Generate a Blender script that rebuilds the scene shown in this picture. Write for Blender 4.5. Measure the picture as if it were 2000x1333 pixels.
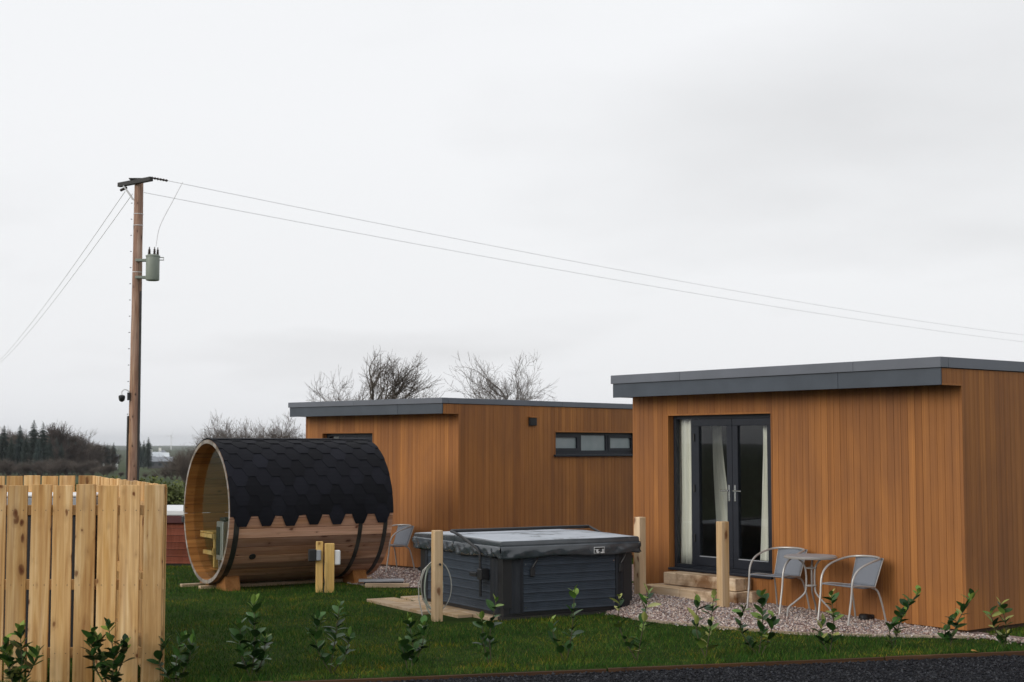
import bpy, math, random
import numpy as np
from mathutils import Vector, Matrix
random.seed(7)
rng = np.random.default_rng(7)
for o in list(bpy.data.objects): bpy.data.objects.remove(o)
SC = bpy.context.scene
COL = SC.collection
R = math.radians

# ---------------------------------------------------------------- camera
cam = bpy.data.cameras.new('camera'); cam_o = bpy.data.objects.new('camera', cam); COL.objects.link(cam_o)
cam_o.location = (0, 0, 2.1)
cam_o.rotation_euler = (R(90) + math.atan(205.5 / 2778), 0, 0)
cam.lens = 50; cam.sensor_width = 36; cam.clip_start = .1; cam.clip_end = 20000
cam.dof.use_dof = True; cam.dof.focus_distance = 17.5; cam.dof.aperture_fstop = 4.0
SC.camera = cam_o

# ---------------------------------------------------------------- sky and sun
SUN = Vector((-.79, -.53, .35)).normalized()
w = bpy.data.worlds.new('World'); SC.world = w; w.use_nodes = True
nt = w.node_tree; nt.nodes.clear()
def wn(t, **k):
    n = nt.nodes.new(t)
    for a, b in k.items(): setattr(n, a, b)
    return n
def lk(a, b): nt.links.new(a, b)
sky = wn('ShaderNodeTexSky', sky_type='NISHITA', sun_disc=False)
sky.sun_elevation = math.asin(SUN.z); sky.sun_rotation = math.atan2(SUN.x, SUN.y)
sky.air_density = 1.5; sky.dust_density = 3
tc = wn('ShaderNodeTexCoord'); sx = wn('ShaderNodeSeparateXYZ'); lk(tc.outputs['Generated'], sx.inputs[0])
zz = wn('ShaderNodeMath', operation='MAXIMUM'); lk(sx.outputs[2], zz.inputs[0]); zz.inputs[1].default_value = 0.0
za = wn('ShaderNodeMath', operation='ADD'); lk(zz.outputs[0], za.inputs[0]); za.inputs[1].default_value = .12
dx = wn('ShaderNodeMath', operation='DIVIDE'); lk(sx.outputs[0], dx.inputs[0]); lk(za.outputs[0], dx.inputs[1])
dy = wn('ShaderNodeMath', operation='DIVIDE'); lk(sx.outputs[1], dy.inputs[0]); lk(za.outputs[0], dy.inputs[1])
cb = wn('ShaderNodeCombineXYZ'); lk(dx.outputs[0], cb.inputs[0]); lk(dy.outputs[0], cb.inputs[1])
mp = wn('ShaderNodeMapping'); lk(cb.outputs[0], mp.inputs[0]); mp.inputs['Location'].default_value = (5, 2, 0); mp.inputs['Scale'].default_value = (.55, .5, 1)
nz = wn('ShaderNodeTexNoise'); nz.inputs['Scale'].default_value = 1.0; nz.inputs['Detail'].default_value = 5; nz.inputs['Roughness'].default_value = .45; lk(mp.outputs[0], nz.inputs[0])
cr = wn('ShaderNodeValToRGB'); lk(nz.outputs[0], cr.inputs[0])
cr.color_ramp.elements[0].position = .25; cr.color_ramp.elements[0].color = (.775, .78, .795, 1)
cr.color_ramp.elements[1].position = .47; cr.color_ramp.elements[1].color = (.955, .965, .985, 1)
# an overcast layer is a little dimmer low down, where one looks through more of it
hr = wn('ShaderNodeValToRGB'); lk(zz.outputs[0], hr.inputs[0])
hr.color_ramp.elements[0].position = 0; hr.color_ramp.elements[0].color = (.97, .972, .978, 1)
hr.color_ramp.elements[1].position = .22; hr.color_ramp.elements[1].color = (1.02, 1.02, 1.02, 1)
mu = wn('ShaderNodeMixRGB', blend_type='MULTIPLY'); mu.inputs[0].default_value = 1; lk(cr.outputs[0], mu.inputs[1]); lk(hr.outputs[0], mu.inputs[2])
b1 = wn('ShaderNodeBackground'); lk(sky.outputs[0], b1.inputs[0]); b1.inputs[1].default_value = .07
b2 = wn('ShaderNodeBackground'); lk(mu.outputs[0], b2.inputs[0]); b2.inputs[1].default_value = 1.0
ms = wn('ShaderNodeMixShader'); ms.inputs[0].default_value = .93; lk(b1.outputs[0], ms.inputs[1]); lk(b2.outputs[0], ms.inputs[2])
wo = wn('ShaderNodeOutputWorld'); lk(ms.outputs[0], wo.inputs[0])
sun = bpy.data.lights.new('sun', 'SUN'); sun.energy = 1.5; sun.angle = R(28); sun.color = (1, .95, .87)
sun_o = bpy.data.objects.new('sun', sun); COL.objects.link(sun_o)
sun_o.rotation_euler = SUN.to_track_quat('Z', 'Y').to_euler()
SC.view_settings.view_transform = 'Standard'; SC.view_settings.look = 'None'
SC.view_settings.exposure = 0; SC.view_settings.gamma = 1
SC.render.engine = 'CYCLES'
SC.cycles.transparent_max_bounces = 12

# ---------------------------------------------------------------- materials
def newmat(name):
    m = bpy.data.materials.new(name); m.use_nodes = True
    n = m.node_tree; bs = n.nodes['Principled BSDF']
    return m, n, bs
def N(n, t, **k):
    x = n.nodes.new(t)
    for a, b in k.items(): setattr(x, a, b)
    return x
def ramp(n, src, stops, interp='LINEAR'):
    r = N(n, 'ShaderNodeValToRGB'); n.links.new(src, r.inputs[0]); e = r.color_ramp.elements
    r.color_ramp.interpolation = interp
    e[0].position, e[0].color = stops[0][0], (*stops[0][1], 1)
    e[1].position, e[1].color = stops[-1][0], (*stops[-1][1], 1)
    for p, c in stops[1:-1]:
        x = e.new(p); x.color = (*c, 1)
    return r.outputs[0]
def coords(n, scale=(1, 1, 1), rnd=True, kind='Object'):
    t = N(n, 'ShaderNodeTexCoord'); m = N(n, 'ShaderNodeMapping'); m.inputs['Scale'].default_value = scale
    if rnd:
        oi = N(n, 'ShaderNodeObjectInfo'); mm = N(n, 'ShaderNodeVectorMath', operation='SCALE')
        mm.inputs[0].default_value = (37, 53, 71); n.links.new(oi.outputs['Random'], mm.inputs['Scale'])
        ad = N(n, 'ShaderNodeVectorMath', operation='ADD'); n.links.new(t.outputs[kind], ad.inputs[0]); n.links.new(mm.outputs[0], ad.inputs[1])
        n.links.new(ad.outputs[0], m.inputs[0])
    else: n.links.new(t.outputs[kind], m.inputs[0])
    return m.outputs[0]
def noise(n, vec, scale, detail=4, rough=.55, dist=0):
    x = N(n, 'ShaderNodeTexNoise'); n.links.new(vec, x.inputs[0]); x.inputs['Scale'].default_value = scale
    x.inputs['Detail'].default_value = detail; x.inputs['Roughness'].default_value = rough; x.inputs['Distortion'].default_value = dist
    return x.outputs[0]
def mix(n, fac, a, b, mode='MIX'):
    x = N(n, 'ShaderNodeMixRGB', blend_type=mode)
    for i, v in enumerate((fac, a, b)):
        if hasattr(v, 'is_linked'): n.links.new(v, x.inputs[i])
        elif i == 0: x.inputs[0].default_value = v
        else: x.inputs[i].default_value = (*v, 1)
    return x.outputs[0]
def bump(n, bs, h, strength=.3, dist=.01):
    b = N(n, 'ShaderNodeBump'); b.inputs['Strength'].default_value = strength; b.inputs['Distance'].default_value = dist
    n.links.new(h, b.inputs['Height']); n.links.new(b.outputs[0], bs.inputs['Normal'])
def plain(name, c, rough=.5, metal=0, var=.12, scale=8, bmp=0, spec=.5):
    m, n, bs = newmat(name)
    v = coords(n); f = noise(n, v, scale, 5)
    c2 = tuple(x * (1 - var) for x in c); c3 = tuple(min(1, x * (1 + var)) for x in c)
    n.links.new(ramp(n, f, [(.3, c2), (.7, c3)]), bs.inputs['Base Color'])
    bs.inputs['Roughness'].default_value = rough; bs.inputs['Metallic'].default_value = metal
    bs.inputs['Specular IOR Level'].default_value = spec
    if bmp: bump(n, bs, noise(n, v, scale * 6, 3), bmp, .004)
    return m
def wood(name, dark, mid, light, axis=2, knots=.5, rough=.7, stain=None, tint=.25, grain=1.0):
    """sawn timber: grain along `axis`, knots, per-piece tint"""
    m, n, bs = newmat(name)
    s = [26 * grain] * 3; s[axis] = 1.1
    g = noise(n, coords(n, tuple(s)), 1.0, 6, .6, .6)
    s2 = [7.] * 3; s2[axis] = .55
    g2 = noise(n, coords(n, tuple(s2)), 1.0, 3, .5, 1.2)
    c = ramp(n, g2, [(.28, dark), (.5, mid), (.72, light)])
    c = mix(n, .62, c, ramp(n, g, [(.3, dark), (.55, mid), (.75, light)]))
    if knots:
        s3 = [10.] * 3; s3[axis] = 5.0
        vo = N(n, 'ShaderNodeTexVoronoi')
        cv = coords(n, tuple(s3)); dn = N(n, 'ShaderNodeTexNoise'); n.links.new(cv, dn.inputs[0]); dn.inputs['Scale'].default_value = 1.3
        dm = N(n, 'ShaderNodeVectorMath', operation='MULTIPLY_ADD'); n.links.new(dn.outputs['Color'], dm.inputs[0]); dm.inputs[1].default_value = (.5, .5, .5); n.links.new(cv, dm.inputs[2])
        n.links.new(dm.outputs[0], vo.inputs[0]); vo.inputs['Scale'].default_value = 1.0
        vo.inputs['Randomness'].default_value = 1
        sel = N(n, 'ShaderNodeSeparateColor'); n.links.new(vo.outputs['Color'], sel.inputs[0])
        gt = N(n, 'ShaderNodeMath', operation='GREATER_THAN'); n.links.new(sel.outputs[0], gt.inputs[0]); gt.inputs[1].default_value = 1 - knots
        ks = N(n, 'ShaderNodeMath', operation='MULTIPLY_ADD'); n.links.new(sel.outputs[1], ks.inputs[0]); ks.inputs[1].default_value = 1.3; ks.inputs[2].default_value = .42
        kd = N(n, 'ShaderNodeMath', operation='MULTIPLY'); n.links.new(vo.outputs['Distance'], kd.inputs[0]); n.links.new(ks.outputs[0], kd.inputs[1])
        kf = ramp(n, kd.outputs[0], [(.05, (1, 1, 1)), (.115, (.75, .75, .75)), (.15, (.22, .22, .22)), (.34, (0, 0, 0))])
        km = N(n, 'ShaderNodeMath', operation='MULTIPLY'); n.links.new(kf, km.inputs[0]); n.links.new(gt.outputs[0], km.inputs[1])
        c = mix(n, km.outputs[0], c, (dark[0] * .42, dark[1] * .30, dark[2] * .28))
    if stain:
        st = noise(n, coords(n, (1.6, 1.6, 1.6)), 1.2, 5, .65)
        c = mix(n, ramp(n, st, [(.45, (0, 0, 0)), (.62, (.85, .85, .85))]), c, stain)
    s4 = [4.5] * 3; s4[axis] = .5
    c = mix(n, 1, c, ramp(n, noise(n, coords(n, tuple(s4)), 1.0, 3, .6), [(.32, (.86, .76, .58)), (.5, (1, 1, 1)), (.68, (1.08, 1.1, 1.16))]), 'MULTIPLY')
    s5 = [34.] * 3; s5[axis] = .8
    c = mix(n, ramp(n, noise(n, coords(n, tuple(s5)), 1.0, 2, .5, .3), [(.20, (.8, .8, .8)), (.27, (0, 0, 0))]), c, tuple(x * .35 for x in dark))
    oi = N(n, 'ShaderNodeObjectInfo')
    t = ramp(n, oi.outputs['Random'], [(0, (1 - tint,) * 3), (.5, (1, 1 - tint * .12, 1 - tint * .25)), (1, (1 + tint * .4, 1 + tint * .4, 1 + tint * .35))])
    c = mix(n, 1, c, t, 'MULTIPLY')
    n.links.new(c, bs.inputs['Base Color']); bs.inputs['Roughness'].default_value = rough
    bs.inputs['Specular IOR Level'].default_value = .25
    bump(n, bs, g, .25, .004)
    return m
M = {}
M['fence'] = wood('pine_fence', (.33, .15, .045), (.62, .39, .165), (.86, .67, .40), knots=.85, tint=.30)
M['post'] = wood('pine_post', (.46, .30, .16), (.64, .47, .29), (.74, .59, .40), knots=.3, tint=.15)
M['postnew'] = wood('yellow_pine', (.52, .33, .10), (.68, .46, .17), (.76, .56, .26), knots=.25, tint=.1)
M['sleeper'] = wood('sleeper_pine', (.50, .36, .23), (.64, .50, .35), (.72, .60, .45), axis=1, knots=.35, tint=.15, stain=(.16, .07, .025))
M['stave'] = wood('sauna_stave', (.28, .14, .09), (.52, .30, .205), (.70, .47, .35), axis=0, knots=.4, tint=.5)
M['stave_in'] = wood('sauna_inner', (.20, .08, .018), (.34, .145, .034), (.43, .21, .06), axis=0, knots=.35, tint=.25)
M['rim'] = wood('grey_end_grain', (.15, .13, .115), (.27, .25, .23), (.40, .38, .355), axis=0, knots=0, tint=.35)
M['cradle'] = wood('cradle', (.24, .10, .03), (.36, .16, .05), (.45, .22, .08), axis=1, knots=.2)
M['deck'] = wood('pale_board', (.36, .26, .17), (.5, .38, .26), (.6, .48, .35), axis=0, knots=.2)
M['edge'] = wood('edging_timber', (.030, .016, .008), (.07, .035, .017), (.13, .07, .032), axis=0, knots=.3)
M['edge_pale'] = wood('edging_pale', (.24, .19, .14), (.32, .26, .19), (.38, .32, .24), axis=0, knots=.2)
M['polewood'] = wood('pole_wood', (.075, .04, .028), (.34, .20, .14), (.58, .45, .35), knots=.6, tint=.05, grain=.8)

def cladding(name, dark, light, blotch):
    m, n, bs = newmat(name)
    f1 = noise(n, coords(n, (70, 70, .5)), 1, 4, .6)
    gp_ = N(n, 'ShaderNodeNewGeometry'); mp_ = N(n, 'ShaderNodeMapping'); mp_.inputs['Scale'].default_value = (1.5, 1.5, .5); n.links.new(gp_.outputs['Position'], mp_.inputs[0])
    f2 = noise(n, mp_.outputs[0], 1, 4, .6, .4)
    f3 = noise(n, coords(n, (24, 24, .22)), 1, 3, .5)
    c = ramp(n, f1, [(.3, dark), (.7, light)])
    oi = N(n, 'ShaderNodeObjectInfo')
    t = ramp(n, oi.outputs['Random'], [(0, (.80, .77, .78)), (.35, (.95, .93, .92)), (.7, (1.04, 1.03, 1.0)), (1, (1.14, 1.14, 1.1))])
    c = mix(n, 1, c, t, 'MULTIPLY')
    c = mix(n, 1, c, ramp(n, f3, [(.3, (.88, .86, .85)), (.5, (1, 1, 1)), (.7, (1.08, 1.08, 1.07))]), 'MULTIPLY')
    c = mix(n, ramp(n, f2, [(.38, (0, 0, 0)), (.72, (.62, .62, .62))]), c, blotch)
    n.links.new(c, bs.inputs['Base Color']); bs.inputs['Roughness'].default_value = .62
    bs.inputs['Specular IOR Level'].default_value = .3
    wv = N(n, 'ShaderNodeTexWave'); n.links.new(coords(n, (1, 1, 0), rnd=False), wv.inputs[0]); wv.inputs['Scale'].default_value = 22
    bump(n, bs, wv.outputs[0], .12, .003)
    return m
M['clad'] = cladding('composite_cladding', (.268, .104, .026), (.410, .170, .047), (.16, .066, .030))
M['anthracite'] = plain('anthracite_metal', (.050, .062, .080), .42, 0, .14, 3)
M['capping'] = plain('grey_capping', (.118, .130, .155), .4, 0, .1, 2)
M['black'] = plain('black_plastic', (.012, .012, .014), .45)
M['soffit'] = plain('dark_soffit', (.02, .019, .019), .8)
M['upvc'] = plain('anthracite_frame', (.018, .021, .029), .4, spec=.3)
M['membrane'] = plain('membrane', (.05, .025, .014), .9)
M['inside'] = plain('interior_wall', (.12, .11, .10), .9)
M['chrome'] = plain('chrome', (.75, .75, .76), .18, 1, .03)
M['roof'] = plain('roof_membrane', (.16, .17, .18), .7)
def fabric(name, c, rough=.9):
    m, n, bs = newmat(name)
    f = noise(n, coords(n, (30, 30, 1)), 1, 3)
    n.links.new(ramp(n, f, [(.3, tuple(x * .8 for x in c)), (.7, c)]), bs.inputs['Base Color'])
    bs.inputs['Roughness'].default_value = rough; bs.inputs['Sheen Weight'].default_value = .2
    return m
M['curtain'] = fabric('cream_curtain', (.90, .88, .80))
def glass(name, tint=(.96, .975, .97), refl=1.0):
    m = bpy.data.materials.new(name); m.use_nodes = True; n = m.node_tree; n.nodes.clear()
    o = N(n, 'ShaderNodeOutputMaterial'); t = N(n, 'ShaderNodeBsdfTransparent'); t.inputs[0].default_value = (*tint, 1)
    g = N(n, 'ShaderNodeBsdfGlossy'); g.inputs['Roughness'].default_value = .015
    lw = N(n, 'ShaderNodeLayerWeight'); lw.inputs['Blend'].default_value = .5      # Facing is the same for both sides of a pane
    pw = N(n, 'ShaderNodeMath', operation='POWER'); n.links.new(lw.outputs['Facing'], pw.inputs[0]); pw.inputs[1].default_value = 5
    mm = N(n, 'ShaderNodeMath', operation='MULTIPLY_ADD'); n.links.new(pw.outputs[0], mm.inputs[0]); mm.inputs[1].default_value = .95 * refl; mm.inputs[2].default_value = .045 * refl
    x = N(n, 'ShaderNodeMixShader'); n.links.new(mm.outputs[0], x.inputs[0]); n.links.new(t.outputs[0], x.inputs[1]); n.links.new(g.outputs[0], x.inputs[2])
    n.links.new(x.outputs[0], o.inputs[0])
    return m
M['glass'] = glass('window_glass')
def frosted():
    m, n, bs = newmat('frosted_glass')
    f = noise(n, coords(n), 3, 2)
    n.links.new(ramp(n, f, [(.3, (.20, .25, .26)), (.7, (.27, .31, .32))]), bs.inputs['Base Color'])
    bs.inputs['Roughness'].default_value = .08; bs.inputs['Specular IOR Level'].default_value = .9
    return m
M['frosted'] = frosted()
def shingle_mat():
    m, n, bs = newmat('bitumen_shingle')
    v = coords(n); f = noise(n, v, 220, 2, .7)
    oi = N(n, 'ShaderNodeObjectInfo')
    c = ramp(n, f, [(.3, (.004, .004, .006)), (.75, (.012, .013, .018))])
    c = mix(n, 1, c, ramp(n, oi.outputs['Random'], [(0, (.65,) * 3), (.8, (1.15, 1.15, 1.2)), (1, (1.5, 1.5, 1.6))]), 'MULTIPLY')
    n.links.new(c, bs.inputs['Base Color']); bs.inputs['Roughness'].default_value = .75; bs.inputs['Specular IOR Level'].default_value = .14
    bump(n, bs, f, .5, .003); return m
M['shingle'] = shingle_mat()
M['band'] = plain('weathered_steel_band', (.06, .058, .055), .5, .6, .4, 6)
M['tub'] = plain('tub_panel_grey', (.040, .052, .070), .55, 0, .18, 5, spec=.25)
M['tub_dark'] = plain('tub_corner_grey', (.020, .023, .029), .55, 0, .15, 5, spec=.25)
def vinyl():
    m, n, bs = newmat('tub_cover_vinyl')
    v = coords(n, rnd=False); f = noise(n, v, 3.2, 4, .6)
    n.links.new(ramp(n, f, [(.35, (.035, .043, .052)), (.7, (.055, .065, .076))]), bs.inputs['Base Color'])
    n.links.new(ramp(n, noise(n, v, 2.3, 3), [(.35, (.10, .10, .10)), (.65, (.30, .30, .30))]), bs.inputs['Roughness'])
    bs.inputs['Specular IOR Level'].default_value = .7
    bump(n, bs, noise(n, v, 4, 3, .5, .6), .10, .02); return m
M['vinyl'] = vinyl()
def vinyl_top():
    m, n, bs = newmat('sky_sheen_cover_top')
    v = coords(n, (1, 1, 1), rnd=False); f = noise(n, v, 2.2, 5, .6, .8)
    n.links.new(ramp(n, f, [(.33, (.10, .115, .13)), (.42, (.38, .42, .47)), (.7, (.47, .51, .57))]), bs.inputs['Base Color'])  # paler than the skirt: sky sheen painted into the base colour
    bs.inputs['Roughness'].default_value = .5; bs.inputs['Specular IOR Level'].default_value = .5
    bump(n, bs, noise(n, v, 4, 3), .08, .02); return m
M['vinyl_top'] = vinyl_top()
M['white'] = plain('white_plastic', (.72, .73, .74), .4, 0, .04)
M['greyplastic'] = plain('grey_plastic', (.28, .30, .33), .45)
M['redtub'] = wood('red_cedar_panel', (.12, .03, .016), (.19, .052, .028), (.24, .075, .042), axis=2, knots=0)
M['maroon'] = plain('maroon_vinyl', (.07, .014, .014), .4)
M['tube'] = plain('grey_painted_tube', (.40, .385, .37), .38, .3, .08)
def weave():
    m, n, bs = newmat('woven_rattan')
    t = coords(n, (1, 1, 1), rnd=False)
    ck = N(n, 'ShaderNodeTexWave'); n.links.new(t, ck.inputs[0]); ck.inputs['Scale'].default_value = 32; ck.bands_direction = 'Z'; ck.inputs['Distortion'].default_value = 2
    n.links.new(ramp(n, ck.outputs[0], [(.2, (.13, .145, .175)), (.8, (.25, .27, .31))]), bs.inputs['Base Color'])
    bs.inputs['Roughness'].default_value = .5; bump(n, bs, ck.outputs[0], .6, .006); return m
M['weave'] = weave()
M['hose'] = plain('pale_hose', (.42, .50, .44), .45)
M['hose2'] = plain('grey_hose', (.36, .36, .33), .45)
M['concrete'] = plain('grey_slab', (.30, .31, .33), .8, 0, .2, 6, .3)
M['transformer'] = plain('grey_green_enamel', (.24, .27, .23), .45, 0, .12, 3)
M['ceramic'] = plain('brown_ceramic', (.03, .018, .014), .25)
M['wire'] = plain('weathered_wire', (.72, .72, .73), .5, 0)
M['darkiron'] = plain('dark_iron', (.022, .021, .02), .6)
M['steel'] = plain('brushed_steel', (.55, .57, .58), .3, .7, .06)
M['bark'] = plain('bark', (.085, .07, .058), .95, 0, .35, 6)
M['twig'] = plain('winter_twigs', (.105, .085, .072), .95, 0, .3, 1)
M['twig_red'] = plain('larch_twigs', (.058, .042, .035), .95, 0, .35, .3)
M['twig_grey'] = plain('grey_twigs', (.15, .13, .12), .95, 0, .25, .4)
M['needles'] = plain('conifer_needles', (.022, .034, .028), .9, 0, .45, .35)
M['needles2'] = plain('conifer_blue', (.028, .046, .042), .9, 0, .4, .35)
M['evergreen'] = plain('evergreen_leaf', (.085, .105, .022), .8, 0, .5, 5)
M['stem'] = plain('laurel_stem', (.055, .05, .022), .8)
def leafmat(name, a, b):
    m, n, bs = newmat(name); oi = N(n, 'ShaderNodeObjectInfo')
    n.links.new(ramp(n, oi.outputs['Random'], [(0, a), (1, b)]), bs.inputs['Base Color'])
    bs.inputs['Roughness'].default_value = .42; bs.inputs['Specular IOR Level'].default_value = .2
    bs.inputs['Subsurface Weight'].default_value = 0
    return m
M['leaf'] = leafmat('laurel_leaf', (.010, .032, .009), (.048, .118, .024))
M['leafnew'] = leafmat('laurel_new_leaf', (.075, .16, .03), (.20, .27, .05))
M['leafyel'] = leafmat('laurel_yellow_leaf', (.20, .24, .06), (.36, .36, .12))
M['fallen'] = plain('fallen_leaf', (.35, .17, .03), .7)

# ---------------------------------------------------------------- mesh helpers
class MB:
    def __init__(s): s.v = []; s.f = []; s.mi = []
    def add(s, vs, fs, m=0):
        k = len(s.v); s.v += [tuple(x) for x in vs]; s.f += [tuple(i + k for i in f) for f in fs]; s.mi += [m] * len(fs); return s
    def box(s, x0, x1, y0, y1, z0, z1, c=0, m=0):
        """box, with its edges chamfered by c"""
        if c <= 0:
            return s.add([(x, y, z) for z in (z0, z1) for y in (y0, y1) for x in (x0, x1)],
                         [(0, 2, 3, 1), (4, 5, 7, 6), (0, 1, 5, 4), (2, 6, 7, 3), (0, 4, 6, 2), (1, 3, 7, 5)], m)
        vs = []
        X, Y, Z = (x0, x1), (y0, y1), (z0, z1)
        idx = {}
        for i in (0, 1):
            for j in (0, 1):
                for k in (0, 1):
                    sx_, sy_, sz_ = (1, -1)[i], (1, -1)[j], (1, -1)[k]
                    for a in range(3):
                        p = [X[i] + sx_ * c, Y[j] + sy_ * c, Z[k] + sz_ * c]; p[a] = (X[i], Y[j], Z[k])[a]
                        idx[i, j, k, a] = len(vs); vs.append(p)
        F = []
        for a in range(3):
            b, d = (a + 1) % 3, (a + 2) % 3
            for e in (0, 1):
                q = []
                for (u, w_) in ((0, 0), (1, 0), (1, 1), (0, 1)):
                    t = [0, 0, 0]; t[a] = e; t[b] = u; t[d] = w_; q.append(idx[(*t, a)])
                F.append(q if e else q[::-1])
        for a in range(3):
            b, d = (a + 1) % 3, (a + 2) % 3
            for e in (0, 1):
                for g in (0, 1):
                    t0 = [0, 0, 0]; t0[b] = e; t0[d] = g; t1 = list(t0); t1[a] = 1
                    q = [idx[(*t0, b)], idx[(*t1, b)], idx[(*t1, d)], idx[(*t0, d)]]
                    F.append(q[::-1] if e == g else q)
        for i in (0, 1):
            for j in (0, 1):
                for k in (0, 1):
                    q = [idx[i, j, k, a] for a in range(3)]
                    F.append(q if (i + j + k) % 2 else q[::-1])
        return s.add(vs, F, m)
    def tube(s, pts, rad, n=6, closed=False, m=0, cap=True):
        pts = [Vector(p) for p in pts]; L = len(pts)
        if not hasattr(rad, '__len__'): rad = [rad] * L
        vs = []; ref = Vector((0, 0, 1)); prev = None
        for i, p in enumerate(pts):
            a = pts[(i - 1) % L] if (closed or i > 0) else p; b = pts[(i + 1) % L] if (closed or i < L - 1) else p
            t = (b - a)
            t = t.normalized() if t.length > 1e-9 else Vector((0, 0, 1))
            if prev is None:
                u = t.cross(ref)
                if u.length < .05: u = t.cross(Vector((1, 0, 0)))
            else: u = prev - t * prev.dot(t)
            u.normalize(); prev = u; v_ = t.cross(u)
            for k in range(n):
                an = 2 * math.pi * k / n; vs.append(p + (u * math.cos(an) + v_ * math.sin(an)) * rad[i])
        fs = []
        for i in range(L if closed else L - 1):
            j = (i + 1) % L
            for k in range(n):
                q = (k + 1) % n; fs.append((i * n + k, i * n + q, j * n + q, j * n + k))
        if cap and not closed: fs += [tuple(range(n))[::-1], tuple((L - 1) * n + k for k in range(n))]
        return s.add(vs, fs, m)
    def lathe(s, prof, n=16, c=(0, 0, 0), m=0):
        vs = [(c[0] + r * math.cos(2 * math.pi * k / n), c[1] + r * math.sin(2 * math.pi * k / n), c[2] + z) for r, z in prof for k in range(n)]
        fs = [(i * n + k, i * n + (k + 1) % n, (i + 1) * n + (k + 1) % n, (i + 1) * n + k) for i in range(len(prof) - 1) for k in range(n)]
        fs += [tuple(range(n))[::-1], tuple((len(prof) - 1) * n + k for k in range(n))]
        return s.add(vs, fs, m)
    def mesh(s, name, mats, smooth=False):
        me = bpy.data.meshes.new(name); me.from_pydata(s.v, [], s.f); me.validate()
        for mt in (mats if isinstance(mats, (list, tuple)) else [mats]): me.materials.append(M[mt] if isinstance(mt, str) else mt)
        if any(s.mi) and len(me.polygons) == len(s.mi): me.polygons.foreach_set('material_index', s.mi)
        if smooth:
            me.polygons.foreach_set('use_smooth', [True] * len(me.polygons))
            try: me.set_sharp_from_angle(angle=R(40))
            except Exception: pass
        return me
    def build(s, name, mats, parent=None, smooth=False, **k): return link(name, s.mesh(name, mats, smooth), parent, **k)
def link(name, data, parent=None, loc=None, rot=None, **k):
    o = bpy.data.objects.new(name, data); COL.objects.link(o); o.parent = parent
    if loc is not None: o.location = loc
    if rot is not None: o.rotation_euler = rot
    return tag(o, **k)
def tag(o, label=None, cat=None, group=None, kind=None):
    for a, b in (('label', label), ('category', cat), ('group', group), ('kind', kind)):
        if b: o[a] = b
    return o
def thing(name, loc, rz, label, cat, group=None):
    return link(name, None, None, loc, (0, 0, rz), label=label, cat=cat, group=group)
def box(name, parent, mat, x0, x1, y0, y1, z0, z1, c=0, **k):
    """a box whose origin sits at its own middle"""
    cx, cy, cz = (x0 + x1) / 2, (y0 + y1) / 2, (z0 + z1) / 2
    return MB().box(x0 - cx, x1 - cx, y0 - cy, y1 - cy, z0 - cz, z1 - cz, c).build(name, mat, parent, loc=(cx, cy, cz), **k)
def npmesh(name, verts, tris, mat, col=None, smooth=False):
    me = bpy.data.meshes.new(name); nv, nf = len(verts), len(tris)
    me.vertices.add(nv); me.vertices.foreach_set('co', np.asarray(verts, np.float32).ravel())
    me.loops.add(nf * 3); me.loops.foreach_set('vertex_index', np.asarray(tris, np.int32).ravel())
    me.polygons.add(nf); me.polygons.foreach_set('loop_start', np.arange(0, nf * 3, 3, dtype=np.int32))
    try: me.polygons.foreach_set('loop_total', np.full(nf, 3, np.int32))
    except Exception: pass
    if col is not None:
        a = me.color_attributes.new('col', 'FLOAT_COLOR', 'POINT'); a.data.foreach_set('color', np.asarray(col, np.float32).ravel())
    me.materials.append(M[mat] if isinstance(mat, str) else mat); me.update(); me.validate()
    return me
def inpoly(x, y, P):
    r = np.zeros(len(x), bool); n = len(P)
    for i in range(n):
        x0, y0 = P[i]; x1, y1 = P[(i + 1) % n]
        c = ((y0 > y) != (y1 > y)) & (x < (x1 - x0) * (y - y0) / (y1 - y0 + 1e-12) + x0); r ^= c
    return r

# ---------------------------------------------------------------- ground
RR = [0, 45, 120, 300, 700, 1500, 3000, 6000, 9000]; ZZ = [-.07, -.07, -1.0, -3.6, -6.2, -8., 0, 11, -30]
def gz(x, y): return float(np.interp(math.hypot(x, y), RR, ZZ))
def ground_mat():
    m, n, bs = newmat('rough_pasture')
    v = coords(n, rnd=False)
    c = ramp(n, noise(n, v, .012, 5, .6), [(.35, (.028, .040, .016)), (.5, (.045, .066, .022)), (.62, (.05, .045, .025))])
    c = mix(n, .35, c, ramp(n, noise(n, v, 1.5, 6), [(.3, (.02, .03, .012)), (.7, (.06, .075, .03))]))
    n.links.new(c, bs.inputs['Base Color']); bs.inputs['Roughness'].default_value = .95; bs.inputs['Specular IOR Level'].default_value = .1
    return m
M['ground'] = ground_mat()
mb = MB(); rings = [0, 6, 12, 20, 30, 45, 60, 80, 120, 180, 250, 300, 400, 520, 700, 1000, 1500, 2200, 3000, 4200, 6000, 9000]; NA = 72
vs = [(r * math.sin(2 * math.pi * k / NA), r * math.cos(2 * math.pi * k / NA), np.interp(r, RR, ZZ) + (.0 if r < 2500 else 6 * math.sin(k * 1.7) + 4 * math.sin(k * .6))) for r in rings for k in range(NA)]
fs = [(i * NA + k, (i + 1) * NA + k, (i + 1) * NA + (k + 1) % NA, i * NA + (k + 1) % NA)[::-1] for i in range(len(rings) - 1) for k in range(NA)]
mb.add(vs, fs).build('ground', 'ground', kind='structure', smooth=True)

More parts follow.
